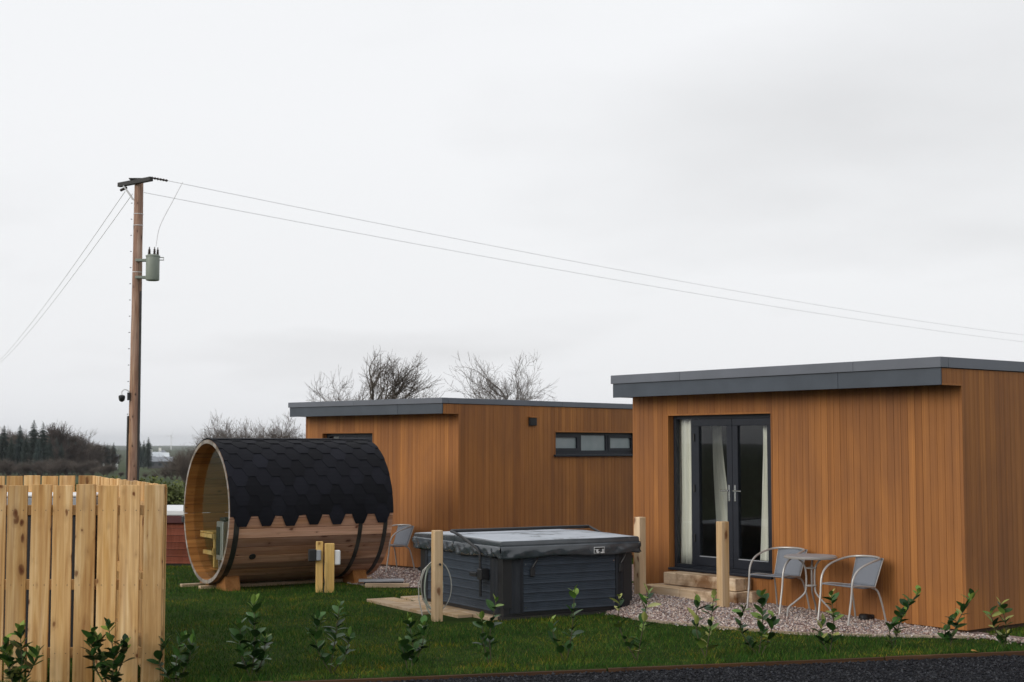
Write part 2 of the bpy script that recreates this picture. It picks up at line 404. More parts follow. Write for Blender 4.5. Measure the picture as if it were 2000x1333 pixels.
EX0, EY0, ES = -2.02, 12.93, .2545            # front edge of the lawn: y = EY0 + (x-EX0)*ES
def edge_y(x): return EY0 + (x - EX0) * ES
def lawn_mat():
    m, n, bs = newmat('lawn_soil')
    v = coords(n, rnd=False)
    n.links.new(ramp(n, noise(n, v, 2.2, 6, .65), [(.3, (.014, .026, .006)), (.7, (.034, .058, .010))]), bs.inputs['Base Color'])
    bs.inputs['Roughness'].default_value = 1; bs.inputs['Specular IOR Level'].default_value = .05; return m
M['lawn'] = lawn_mat()
mb = MB(); xs = [-14 + i * 2 for i in range(15)]
mb.add([(x, edge_y(x), 0) for x in xs] + [(x * 1.2, 33, 0) for x in xs], [(i, i + 1, 16 + i, 15 + i) for i in range(14)])
mb.add([(-14, edge_y(-14), 0), (-14, edge_y(-14), -.1), (14, edge_y(14), -.1), (14, edge_y(14), 0)], [(0, 1, 2, 3)])
mb.build('lawn', 'lawn', kind='structure')
def road_mat():
    m, n, bs = newmat('dark_chippings_base')
    v = coords(n, rnd=False)
    f = noise(n, v, 60, 4, .7)
    n.links.new(ramp(n, f, [(.3, (.006, .0065, .009)), (.7, (.022, .024, .03))]), bs.inputs['Base Color'])
    bs.inputs['Roughness'].default_value = .85; bs.inputs['Specular IOR Level'].default_value = .1; bump(n, bs, f, .8, .02); return m
M['road'] = road_mat()
mb = MB(); mb.add([(-14, edge_y(-14) - .02, -.034), (14, edge_y(14) - .02, -.034), (14, -6, -.034), (-14, -6, -.034)], [(0, 3, 2, 1)])
mb.build('road', 'road', kind='structure')

# right cabin frame: u along its side wall (x'), v along its front wall (y')
C2 = (5.073, 16.052); A2 = .6647; C1 = (-.888, 23.712); A1 = .81626
def toL(x, y, C, A): dx_, dy_ = x - C[0], y - C[1]; return dx_ * math.cos(A) + dy_ * math.sin(A), -dx_ * math.sin(A) + dy_ * math.cos(A)
def toW(u, v, C, A): return C[0] + u * math.cos(A) - v * math.sin(A), C[1] + u * math.sin(A) + v * math.cos(A)
GB_V = [-1.6, -.21, .567, 1.17, 1.87, 2.78, 3.38, 4.6, 7]; GB_U = [-.16, -.19, -.97, -1.46, -1.70, -1.93, -1.96, -1.7, -1.6]
def gravel_z(u, v):
    return .014 + np.clip(.028 * v, 0, .12) * np.clip((u - np.interp(v, GB_V, GB_U)) / .7, 0, 1)
def gravel_mat():
    m, n, bs = newmat('gravel_base')
    vo = N(n, 'ShaderNodeTexVoronoi'); n.links.new(coords(n, rnd=False), vo.inputs[0]); vo.inputs['Scale'].default_value = 45
    sp = N(n, 'ShaderNodeSeparateColor'); n.links.new(vo.outputs['Color'], sp.inputs[0])
    n.links.new(ramp(n, sp.outputs[0], [(.1, (.10, .06, .05)), (.6, (.26, .17, .15)), (.95, (.42, .33, .30))]), bs.inputs['Base Color'])
    bs.inputs['Roughness'].default_value = .9; bump(n, bs, vo.outputs['Distance'], .8, .02); return m
M['gravel'] = gravel_mat()
mb = MB(); vv = np.linspace(-1.6, 7, 60); NU = 14
for v in vv:
    u0 = np.interp(v, GB_V, GB_U)
    for k in range(NU):
        u = u0 + (.25 - u0) * k / (NU - 1); mb.v.append((*toW(u, v, C2, A2), float(gravel_z(u, v))))
for i in range(len(vv) - 1):
    for k in range(NU - 1): mb.f.append((i * NU + k, i * NU + k + 1, (i + 1) * NU + k + 1, (i + 1) * NU + k)); mb.mi.append(0)
mb.build('gravel_bed', 'gravel', kind='structure', smooth=True)
BED1 = [toW(np.interp(v, GB_V, GB_U), v, C2, A2) for v in vv] + [toW(.25, v, C2, A2) for v in vv[::-1]]
BED2 = [(-2.5, 21.9), (-2.19, 21.55), (-1.48, 21.3), (-.3, 21.2), (1.5, 22.0), (3.0, 23.0), (2.2, 25.5), (-.5, 24.3), (-3.5, 27.0), (-4.2, 26.2), (-2.9, 23.9)]
mb = MB(); mb.add([(x, y, .012) for x, y in BED2], [tuple(range(len(BED2)))]); mb.build('gravel_bed', 'gravel', kind='structure')

def stone_field(name, xyz, size, palette, mat_rough, seed):
    g = np.random.default_rng(seed); n = len(xyz)
    base = np.array([(1, 0, 0), (-1, 0, 0), (0, 1, 0), (0, -1, 0), (0, 0, 1), (0, 0, -1)], float)
    tri = np.array([(0, 2, 4), (2, 1, 4), (1, 3, 4), (3, 0, 4), (2, 0, 5), (1, 2, 5), (3, 1, 5), (0, 3, 5)])
    sz = size * g.uniform(.55, 1.35, (n, 1, 1)); an = g.uniform(0, 6.28, n)
    V = base[None] * sz * (1 + g.normal(0, .22, (n, 6, 3))) * np.array([1.15, .8, .62]) + g.normal(0, .15, (n, 6, 3)) * sz
    ti = g.normal(0, .35, n); V[:, :, 2] += V[:, :, 0] * ti[:, None]
    c, s = np.cos(an)[:, None], np.sin(an)[:, None]
    X = V[:, :, 0] * c - V[:, :, 1] * s; Y = V[:, :, 0] * s + V[:, :, 1] * c
    V = np.stack([X, Y, V[:, :, 2]], -1) + xyz[:, None, :]
    T = tri[None] + (np.arange(n) * 6)[:, None, None]
    P = np.array(palette); colr = P[g.integers(0, len(P), n)] * g.uniform(.7, 1.25, (n, 1)); colr = np.concatenate([colr, np.ones((n, 1))], 1)
    m, nn, bs = newmat(name + '_mat'); at = N(nn, 'ShaderNodeVertexColor'); at.layer_name = 'col'
    nn.links.new(at.outputs[0], bs.inputs['Base Color']); bs.inputs['Roughness'].default_value = mat_rough; bs.inputs['Specular IOR Level'].default_value = .2
    return npmesh(name, V.reshape(-1, 3), T.reshape(-1, 3), m, np.repeat(colr, 6, 0))
PINK = [(.40, .29, .25), (.52, .41, .36), (.27, .18, .155), (.58, .50, .45), (.22, .20, .20), (.45, .35, .29), (.34, .31, .32), (.66, .58, .54), (.17, .105, .095)]
n = 42000; v = rng.uniform(-1.6, 6.4, n); u = rng.uniform(-2.0, .1, n); u0 = np.interp(v, GB_V, GB_U)
k = (u > u0 + .01 - .22 * rng.uniform(0, 1, n) ** 14) & (u < .03); u, v = u[k], v[k]
x, y = C2[0] + u * math.cos(A2) - v * math.sin(A2), C2[1] + u * math.sin(A2) + v * math.cos(A2)
link('gravel', stone_field('gravel', np.stack([x, y, gravel_z(u, v) + rng.uniform(-.004, .008, len(u))], 1), .015, PINK, .75, 1), kind='stuff',
     label='loose pink gravel around the right cabin', cat='gravel')
n = 16000; x = rng.uniform(-4.2, 1.2, n); y = rng.uniform(21.2, 26.5, n); k = inpoly(x, y, BED2); x, y = x[k], y[k]
link('gravel', stone_field('gravel', np.stack([x, y, np.full(len(x), .014)], 1), .018, PINK, .75, 2), kind='stuff',
     label='loose pink gravel in front of the left cabin', cat='gravel')
n = 60000; x = rng.uniform(-3, 6.5, n); y = rng.uniform(11.5, 15.6, n); k = (y < edge_y(x) - .03) & (np.abs(x) < .37 * y + .3); x, y = x[k], y[k]
link('road_chippings', stone_field('road_chippings', np.stack([x, y, np.full(len(x), -.031) + rng.uniform(-.003, .006, len(x))], 1), .013,
     [(.008, .0085, .013), (.014, .015, .021), (.022, .024, .03), (.010, .011, .014), (.006, .006, .008), (.045, .048, .055)], .6, 3), kind='stuff',
     label='dark grey stone chippings on the drive', cat='gravel')

LAUREL_XY = [(-4.27, 12.46), (-3.5, 12.52), (-2.96, 12.7), (-2.37, 13.1), (-1.69, 13.4), (-.96, 13.55), (-.21, 13.8), (.53, 14.12), (1.23, 14.19), (1.93, 14.29), (2.49, 14.53), (3.24, 14.71), (3.97, 15.0), (4.58, 15.05), (5.12, 14.97)]
# grass blades
def grass_mat():
    m, n, bs = newmat('grass_blades')
    at = N(n, 'ShaderNodeVertexColor'); at.layer_name = 'col'
    v = coords(n, rnd=False)
    patch = ramp(n, noise(n, v, .9, 5, .6), [(.36, (.62, .80, .75)), (.5, (1, 1, 1)), (.64, (1.9, 1.30, .9))])
    p2 = ramp(n, noise(n, v, 3.4, 4, .7), [(.36, (.66, .72, .8)), (.52, (1, 1, 1)), (.68, (1.5, 1.15, .85))])
    n.links.new(mix(n, 1, mix(n, 1, at.outputs[0], patch, 'MULTIPLY'), p2, 'MULTIPLY'), bs.inputs['Base Color'])
    bs.inputs['Roughness'].default_value = .7; bs.inputs['Specular IOR Level'].default_value = .06; return m
n = 420000; x = rng.uniform(-9, 8.5, n); y = 12.3 + 14 * rng.uniform(0, 1, n) ** 1.5
SLAB = [(-1.85, 18.95), (-.72, 17.02), (1.75, 18.4), (.55, 20.5)]
k = (y > edge_y(x) + .01) & (np.abs(x) < .37 * y + .3) & ~inpoly(x, y, BED1) & ~inpoly(x, y, BED2) & ~inpoly(x, y, SLAB)
x, y = x[k], y[k]; n = len(x)
u_, v_ = toL(x, y, C2, A2); k = ~((u_ > 0) & (v_ > 0) & (v_ < 5.4)); x, y = x[k], y[k]; n = len(x)
h = rng.uniform(.018, .05, n) * (1 + .4 * np.sin(x * 3.1) * np.sin(y * 2.3)); an = rng.uniform(0, 6.28, n); wd = rng.uniform(.0022, .0045, n)
feet = [(-.905, 17.33), (-2.8, 20.75), (-2.65, 20.75), (-4.2, 21.0), (-2.2, 22.0)] + [(q[0], q[1]) for q in LAUREL_XY]
for fx_, fy_ in feet: h *= 1 + 1.1 * np.exp(-((x - fx_) ** 2 + (y - fy_) ** 2) / .02)
h *= 1 + .7 * np.exp(-(y - edge_y(x)) / .05)
ln = rng.uniform(.2, .95, n) * h; la = rng.uniform(0, 6.28, n)
base = np.stack([x, y, np.full(n, -.002)], 1); sd = np.stack([np.cos(an) * wd, np.sin(an) * wd, np.zeros(n)], 1)
tip = base + np.stack([np.cos(la) * ln, np.sin(la) * ln, h], 1)
V = np.stack([base - sd, base + sd, tip], 1).reshape(-1, 3); T = np.arange(n * 3).reshape(-1, 3)
gc = np.array([(.034, .088, .013), (.055, .118, .018), (.022, .064, .012), (.125, .138, .03), (.044, .104, .016)])[rng.integers(0, 5, n)] * rng.uniform(.75, 1.3, (n, 1))
gc = np.concatenate([gc, np.ones((n, 1))], 1)
link('grass', npmesh('grass', V, T, grass_mat(), np.repeat(gc, 3, 0)), kind='stuff', label='short mown grass of the lawn', cat='grass')

# timber edging along the lawn front
ea = math.atan(ES)
t = thing('lawn_edging', (EX0, EY0, 0), ea, 'low dark timber edging boards between lawn and drive', 'edging')
for i, (a, b) in enumerate(((-9, -4.55), (-4.53, -.12), (-.1, 3.0), (3.02, 5.9), (5.92, 9), (9.02, 13))):
    box('edging_board', t, 'edge', a, b, -.034, -.002, -.09, .004 + .006 * math.sin(i * 2.1), .004)
for a in (-.3, 2.2, 4.6, 6.9):
    box('peg', t, 'edge', a, a + .05, -.001, .04, -.2, -.004, .004)
t = thing('gravel_edging', (0, 0, 0), 0, 'pale timber edging strip between lawn and pink gravel', 'edging')
for i in range(1, 6):
    a = toW(GB_U[i], GB_V[i], C2, A2); b = toW(GB_U[i + 1], GB_V[i + 1], C2, A2)
    L_ = math.hypot(b[0] - a[0], b[1] - a[1]); an = math.atan2(b[1] - a[1], b[0] - a[0])
    MB().box(.004, L_ - .004, -.012, .012, -.05, .03, .003).build('edging_board', 'edge_pale', t, loc=(a[0], a[1], 0), rot=(0, 0, an))

# ---------------------------------------------------------------- cabins
BOARD = {}
def board_mesh(w_, h_):
    key = (round(w_, 4), round(h_, 3))
    if key not in BOARD:
        a = w_ / 2 - .0011; mb = MB(); P = [(.02, -a), (.0022, -a), (0, -a + .002), (0, a - .002), (.0022, a), (.02, a)]
        z0, z1 = -h_ / 2, h_ / 2
        mb.add([(p[0], p[1], z) for z in (z0, z1) for p in P], [(i, (i + 1) % 6, 6 + (i + 1) % 6, 6 + i)[::-1] for i in range(6)] + [tuple(range(6)), tuple(range(11, 5, -1))])
        BOARD[key] = mb.mesh('board', 'clad')
    return BOARD[key]
def boards(par, side, segs):
    """segs: (a0, a1, z0, z1); side 'front' runs along y at x=0, 'side' runs along x at y=0"""
    for a0, a1, z0, z1 in segs:
        k = max(1, round((a1 - a0) / .1)); w_ = (a1 - a0) / k
        for i in range(k):
            c = a0 + (i + .5) * w_
            if side == 'front': link('board', board_mesh(w_, z1 - z0), par, (0, c, (z0 + z1) / 2))
            else: link('board', board_mesh(w_, z1 - z0), par, (c, 0, (z0 + z1) / 2), (0, 0, R(90)))
def reveal(par, side, a0, a1, z0, z1, dep=.13):
    t_ = .022; o = -.006
    for nm, q in (('reveal', (a0 - t_, a0, z0, z1 + t_)), ('reveal', (a1, a1 + t_, z0, z1 + t_)), ('reveal', (a0, a1, z1, z1 + t_))):
        if side == 'front': box(nm, par, 'clad', o, dep, q[0], q[1], q[2], q[3], .002)
        else: box(nm, par, 'clad', q[0], q[1], o, dep, q[2], q[3], .002)
def french_door(par, y0, y1, z0, z1, full=True):
    xf = .10; d_ = thing_part = link('door_frame', MB().box(xf, xf + .07, y0, y1, z1 - .05, z1).box(xf, xf + .07, y0, y1, z0, z0 + .05)
        .box(xf, xf + .07, y0, y0 + .05, z0 + .05, z1 - .05).box(xf, xf + .07, y1 - .05, y1, z0 + .05, z1 - .05)
        .box(xf, xf + .07, y1 - .40, y1 - .34, z0 + .05, z1 - .05).mesh('door_frame', 'upvc'), par)
    box('threshold', par, 'upvc', -.03, xf, y0, y1, z0 - .03, z0, .004)
    box('pane', d_, 'glass', xf + .03, xf + .036, y1 - .34, y1 - .05, z0 + .05, z1 - .05)
    m_ = (y0 + .05 + y1 - .40) / 2
    for j, (a, b) in enumerate(((y0 + .052, m_ - .003), (m_ + .003, y1 - .402))):
        st = .095; za, zb = z0 + .053, z1 - .053
        lf = MB().box(xf - .012, xf + .05, a, b, za, za + .13, .004).box(xf - .012, xf + .05, a, b, zb - st, zb, .004) \
            .box(xf - .012, xf + .05, a, a + st, za + .13, zb - st, .003).box(xf - .012, xf + .05, b - st, b, za + .13, zb - st, .003).build('door_leaf', 'upvc', par)
        box('pane', lf, 'glass', xf + .012, xf + .018, a + st, b - st, za + .13, zb - st)
        box('glazing_bead', lf, 'greyplastic', xf - .016, xf - .002, a + st, b - st, za + .118, za + .13)
        yh = (b - .05) if j == 0 else (a + .05); sg = -1 if j == 0 else 1; zh = z0 + 1.04
        MB().box(xf - .026, xf - .012, yh - .016, yh + .016, zh - .11, zh + .11, .004).box(xf - .05, xf - .026, yh - .011, yh + .011, zh + .02, zh + .042) \
            .box(xf - .062, xf - .046, yh - .012 if sg > 0 else yh - .13, yh + .13 if sg > 0 else yh + .012, zh + .02, zh + .042, .005).build('handle', 'chrome', lf)
        for zz_ in (.16, .5, .85):
            yy = a + .012 if j == 0 else b - .012
            MB().tube([(xf - .022, yy, za + zz_ * (zb - za)), (xf - .022, yy, za + zz_ * (zb - za) + .1)], .014, 8).build('hinge', 'black', lf)
def window(par, x0, x1, z0, z1):
    yf = .09
    wdw = MB().box(x0, x1, yf, yf + .07, z1 - .04, z1).box(x0, x1, yf, yf + .07, z0, z0 + .06).box(x0, x0 + .04, yf, yf + .07, z0 + .06, z1 - .04).box(x1 - .04, x1, yf, yf + .07, z0 + .06, z1 - .04).build('window_frame', 'upvc', par)
    box('window_sill', wdw, 'upvc', x0 - .05, x1 + .05, -.05, yf, z0 - .035, z0, .004)
    for k, (a, b, op) in enumerate(((x0 + .04, x0 + .74, 1), (x0 + .80, x0 + 1.52, 0), (x0 + 1.58, x1 - .04, 1))):
        s_ = .055 if op else .012; yo = yf - .014 if op else yf
        sash = MB().box(a, b, yo, yf + .05, z1 - .04 - s_, z1 - .04).box(a, b, yo, yf + .05, z0 + .06, z0 + .06 + s_) \
            .box(a, a + s_, yo, yf + .05, z0 + .06 + s_, z1 - .04 - s_).box(b - s_, b, yo, yf + .05, z0 + .06 + s_, z1 - .04 - s_).build('sash', 'upvc', wdw)
        box('pane', wdw, 'frosted', a + s_, b - s_, yf + .018, yf + .024, z0 + .06 + s_, z1 - .04 - s_)
        if k < 2: box('mullion', wdw, 'upvc', b, b + .06, yf - .004, yf + .07, z0 + .06, z1 - .04)
def cabin(C, A, L, D, zs, zf, zt, door, win, label, zb=.05, fj=(.3,), cj=(.33, .72)):
    """zs soffit, zf top of fascia, zt top of capping"""
    t = thing('cabin', (C[0], C[1], 0), A, label, 'cabin')
    y0, y1, d0, d1 = door
    boards(t, 'front', [(.042, y0 - .022, zb, zs), (y0 - .022, y1 + .022, d1 + .022, zs), (y1 + .022, L - .042, zb, zs), (y0 - .022, y1 + .022, zb, d0 - .03)])
    zt2 = zf - .006
    sg = [(.042, D - .042, zb, zt2)]
    if win:
        x0, x1, w0, w1 = win
        sg = [(.042, x0 - .022, zb, zt2), (x0 - .022, x1 + .022, w1 + .022, zt2), (x0 - .022, x1 + .022, zb, w0 - .036), (x1 + .022, D - .042, zb, zt2)]
    boards(t, 'side', sg)
    for px, py, tp in ((0, 0, zt2), (0, L - .04, zs), (D - .04, 0, zt2)):
        box('corner_trim', t, 'clad', px - .004, px + .04, py - .004, py + .04, zb, tp, .003)
    # walls behind the boards
    wl = MB(); X = (.024, .15)
    wl.box(*X, .024, y0 - .03, zb + .02, zs).box(*X, y1 + .03, L - .024, zb + .02, zs).box(*X, y0 - .03, y1 + .03, d1 + .03, zs).box(*X, y0 - .03, y1 + .03, zb + .02, d0 - .04)
    wl.build('wall', 'membrane', t)
    wl = MB(); Y = (.024, .15)
    if win:
        wl.box(.152, x0 - .03, *Y, zb + .02, zt2).box(x1 + .03, D - .024, *Y, zb + .02, zt2).box(x0 - .03, x1 + .03, *Y, w1 + .03, zt2).box(x0 - .03, x1 + .03, *Y, zb + .02, w0 - .04)
        reveal(t, 'side', x0, x1, w0, w1); window(t, x0, x1, w0, w1)
    else: wl.box(.152, D - .024, *Y, zb + .02, zt2)
    wl.build('wall', 'membrane', t)
    box('wall', t, 'inside', .152, D - .024, L - .15, L - .024, zb + .02, zs)
    box('wall', t, 'inside', D - .15, D - .024, .152, L - .152, zb + .02, zs)
    box('partition', t, 'inside', 3.0, 3.1, .152, L - .152, d0 - .02, zs - .05)
    box('inner_floor', t, 'inside', .152, D - .152, .152, L - .152, zb + .1, d0 - .03)
    box('plinth', t, 'membrane', .03, D - .03, .03, L - .03, -.05, zb + .02)
    reveal(t, 'front', y0, y1, d0, d1); french_door(t, y0, y1, d0, d1)
    # roof: overhang at the front
    oh = -.36
    box('soffit', t, 'soffit', oh + .004, .02, .022, L - .002, zs + .0015, zs + .022)
    k = 4
    for i in range(k):
        w_ = (-oh - .004) / k; link('board', board_mesh(w_, zt2 - zs), t, (oh + .004 + (i + .5) * w_, 0, (zs + zt2) / 2), (0, 0, R(90)))
    box('side_trim', t, 'clad', oh + .002, -.005, -.006, .02, zs - .02, zs - .001, .002)
    ys = [0.0] + [q * L for q in fj] + [L]
    for a, b in zip(ys[:-1], ys[1:]): box('fascia', t, 'anthracite', oh - .022, oh, a + .002, b - .002, zs - .018, zf, .003)
    ys = [-.02] + [q * L for q in cj] + [L + .02]
    for i, (a, b) in enumerate(zip(ys[:-1], ys[1:])): box('fascia_capping', t, 'capping', oh - .045, oh + .1, a + .0015, b - .0015, zf + .001, zt, .003)
    xs_ = [oh + .102, D * .42, D + .02]
    for a, b in zip(xs_[:-1], xs_[1:]): box('verge_capping', t, 'capping', a, b - .003, -.02, .12, zf + .001, zt, .003)
    box('verge_capping', t, 'capping', oh + .102, D + .02, L - .12, L + .02, zf + .001, zt, .003)
    box('fascia_end', t, 'anthracite', oh, -.002, L - .001, L + .012, zs - .012, zf)
    box('roof', t, 'roof', oh + .105, D, .122, L - .122, zs + .024, zt - .03)
    box('ceiling', t, 'inside', .025, D - .025, .155, L - .025, zs + .001, zs + .0235)
    return t
cab2 = cabin(C2, A2, 5.43, 6.2, 2.80, 2.976, 3.096, (2.84, 4.71, .44, 2.52), None, 'larger near cabin in brown vertical cladding with open-curtained french doors', fj=(.265,), cj=(.22, .75))
cab1 = cabin(C1, A1, 4.04, 6.2, 2.655, 2.807, 2.90, (2.16, 3.55, .40, 2.33), (2.43, 4.78, 1.95, 2.35), 'smaller far cabin in brown cladding behind the black grey hot tub', fj=(.27,), cj=(.55,))
v = MB().box(1.715, 1.90, -.035, -.001, 2.46, 2.60, .004).build('vent_cover', 'darkiron', cab1)
box('vent_hood', v, 'clad', 1.70, 1.915, -.06, -.001, 2.602, 2.618, .002)
for i in range(4): box('louvre', v, 'black', 1.725, 1.89, -.045, -.036, 2.475 + i * .03, 2.49 + i * .03)

# curtains hang inside the right cabin's doors
def curtain(name, par_C, par_A, y0t, y1t, y0b, y1b, z0, z1, x, folds, label):
    mb = MB(); nu, nv = folds * 8, 10
    for j in range(nv + 1):
        f = j / nv; e = f ** 1.6
        a, b = y0t + (y0b - y0t) * e, y1t + (y1b - y1t) * e
        for i in range(nu + 1):
            q = i / nu
            mb.v.append((x + .03 * math.sin(q * folds * 2 * math.pi + .6 * math.sin(f * 3)) + .012 * math.sin(q * 17 + f * 4), a + (b - a) * q, z1 + (z0 - z1) * f))
    for j in range(nv):
        for i in range(nu): mb.f.append((j * (nu + 1) + i, j * (nu + 1) + i + 1, (j + 1) * (nu + 1) + i + 1, (j + 1) * (nu + 1) + i)); mb.mi.append(0)
    o = mb.build(name, 'curtain', None, smooth=True, loc=(par_C[0], par_C[1], 0), rot=(0, 0, par_A), label=label, cat='curtain', group='cream curtains of the right cabin')
    s = o.modifiers.new('t', 'SOLIDIFY'); s.thickness = .004
    return o
curtain('curtain', C2, A2, 4.36, 4.78, 4.36, 4.78, .46, 2.50, .23, 5, 'cream curtain filling the narrow fixed pane left of the doors')
curtain('curtain', C2, A2, 4.26, 4.38, 3.92, 4.30, .46, 2.45, .55, 3, 'dim curtain sweeping down behind the left door leaf')
curtain('curtain', C2, A2, 2.97, 3.16, 2.97, 3.27, .46, 2.36, .23, 3, 'bright cream curtain at the right edge of the right door leaf')
curtain('curtain', C1, A1, 3.22, 3.5, 3.22, 3.5, .45, 2.3, .24, 3, 'cream curtain in the far cabin door behind the barrel sauna')
# a low chest inside the right cabin shows faintly through the glass
box('cupboard', None, 'sleeper', 0, .5, 0, .8, 0, .9, .01, label='dark wooden cupboard seen dimly through the right door glass', cat='cupboard').location = (*toW(2.0, 2.2, C2, A2), .87)

# timber steps before the doors
st = thing('timber_steps', (*C2, 0), A2, 'two-tier pale sleeper steps under the french doors', 'steps')
for i, (u0, u1, v0, v1, z0, z1) in enumerate(((-.60, -.40, 3.30, 3.92, .02, .245), (-.60, -.40, 3.925, 4.63, .02, .245), (-.395, -.20, 3.10, 4.63, .02, .243), (-.195, -.01, 3.02, 4.63, .02, .246),
                                             (-.34, -.17, 3.17, 4.48, .25, .408), (-.165, -.035, 3.17, 4.48, .25, .406))):
    box('sleeper', st, 'sleeper', u0, u1, v0, v1, z0, z1, .008)

# ---------------------------------------------------------------- timber posts
def post(name, x, y, rz, w_, h, z0, mat, label):
    mb = MB().box(-w_ / 2, w_ / 2, -w_ / 2, w_ / 2, -.1, h, .007)
    return mb.build(name, mat, None, loc=(x, y, z0), rot=(0, 0, rz), label=label, cat='post', group='square timber posts')
post('timber_post', -.905, 17.33, R(25), .112, 1.085, 0, 'post', 'square timber post standing before the black hot tub with a hose on it')
post('timber_post', 1.70, 19.06, R(38), .118, 1.07, .09, 'post', 'square timber post between the black hot tub and the steps')
post('timber_post', 2.635, 17.93, R(30), .118, 1.10, .06, 'post', 'square timber post in the gravel right before the french doors')
t = thing('socket_post', (-2.70, 20.75, 0), R(12), 'short yellow double post with electric sockets before the barrel sauna', 'post')
for i, (a, h) in enumerate(((-.085, .725), (.035, .70))):
    MB().box(a - .05, a + .048 + i * .04, -.05 - .05 * i, .05 - .05 * i, -.1, h, .006).build('post', 'postnew', t)
b = MB().box(-.25, -.137, -.12, .0, .45, .62, .01).build('socket_box', 'black', t); MB().box(-.136, -.07, -.12, -.055, .46, .61, .008).build('cover', 'greyplastic', b)
MB().box(.125, .21, -.09, .03, .39, .60, .012).build('switch_box', 'white', t)
MB().tube([(-.03, -.12, .45), (-.035, -.13, .3), (-.02, -.115, .15), (-.03, -.12, 0)], .008, 5).build('cable', 'black', t)

# hose looped over the front post
t = thing('garden_hose', (-.905, 17.33, 0), R(8), 'pale hose hung in loops on the post before the hot tub', 'hose')
def loop(cx, cz, rx, rz_, y, n=28): return [(cx + rx * math.cos(a), y + .02 * math.sin(a * 2), cz + rz_ * math.sin(a)) for a in [2 * math.pi * k / n for k in range(n)]]
MB().tube(loop(.0, .41, .185, .30, .10), .007, 6, closed=True).build('hose_loop', 'hose2', t, smooth=True)
MB().tube(loop(-.04, .38, .10, .32, .115), .009, 6, closed=True).build('hose_loop', 'hose', t, smooth=True)
MB().tube(loop(-.03, .40, .11, .27, .13), .009, 6, closed=True).build('hose_loop', 'hose', t, smooth=True)
MB().tube([(-.06, .09, .70), (-.16, .1, .6), (-.215, .1, .42), (-.21, .1, .25), (-.17, .06, .06)], .008, 6).build('hose_end', 'hose2', t, smooth=True)
MB().tube([(.03, -.09, .68), (.03, .13, .70)], .014, 6).build('hook', 'darkiron', t)

# ---------------------------------------------------------------- black hot tub
TA = R(30); TW, TD = 1.95, 2.3
def hot_tub(loc, rz, TW, TD, H, mats, label, lifter=True):
    pm, cm, vm = mats
    t = thing('hot_tub', loc, rz, label, 'hot tub'); cr_ = .30 if lifter else .12; i_ = .02
    MB().box(.05, TW - .05, .05, TD - .05, .0, .10).build('base_tray', 'black', t)
    # rounded corner panels with vertical ribs
    for k, (cx, cy, a0) in enumerate(((cr_, cr_, 180), (TW - cr_, cr_, 270), (TW - cr_, TD - cr_, 0), (cr_, TD - cr_, 90))):
        mb = MB(); n = 20; P = []
        for q in range(n + 1):
            an = R(a0 + 90 * q / n); rr = cr_ + (.008 if q % 4 in (1, 2) else 0); P.append((cx + rr * math.cos(an), cy + rr * math.sin(an)))
        mb.add([(x, y, z) for z in (.035, H) for x, y in P], [(i, i + 1, n + 2 + i, n + 1 + i) for i in range(n)]); mb.build('corner_panel', cm, t)
    ns = 6; hh = (H - .06) / ns
    for q in range(ns):
        z0 = .05 + q * hh; z1 = z0 + hh - .006
        for sd, Ls in ((0, TW), (1, TD), (2, TW), (3, TD)):
            mb = MB(); a, b = cr_ + .004, Ls - cr_ - .004
            hz_ = z1 - z0; pf = [(.03, z0), (.001, z0), (.001, z0 + .010), (.006, z0 + .017)]
            for r_ in (.45, .65, .85): pf += [(.006, z0 + hz_ * r_ - .004), (.010, z0 + hz_ * r_), (.006, z0 + hz_ * r_ + .004)]   # flutes
            pf += [(.006, z1), (.03, z1)]; k_ = len(pf)
            mb.add([(x_, y_, z_) for x_ in (a, b) for y_, z_ in pf], [(i, (i + 1) % k_, k_ + (i + 1) % k_, k_ + i) for i in range(k_)] + [tuple(range(k_))[::-1], tuple(range(k_, 2 * k_))])
            o = mb.build('slat', pm, t)
            o.location = ((0, 0, 0), (0, TD, 0), (TW, TD, 0), (TW, 0, 0))[sd]; o.rotation_euler = (0, 0, (0, -R(90), R(180), R(90))[sd])
    MB().box(.03, TW - .03, .03, TD - .03, .1, H - .02).build('shell_core', 'black', t)
    MB().box(.0, TW, .0, TD, H + .001, H + .03, .012).build('rim', 'white', t)
    return t
TUB = (-.12, 17.3, .045)
tub = hot_tub(TUB, TA, TW, TD, .72, ('tub', 'tub_dark', 'vinyl'), 'dark grey hot tub with closed cover standing on the lawn')
for xx in (cx for cx in (.33, TW - .33)):
    for zz_ in (.1, .62):
        MB().lathe([(.007, 0), (.007, .006)], 8).build('screw', 'chrome', tub, loc=(xx, .003, zz_), rot=(R(90), 0, 0))
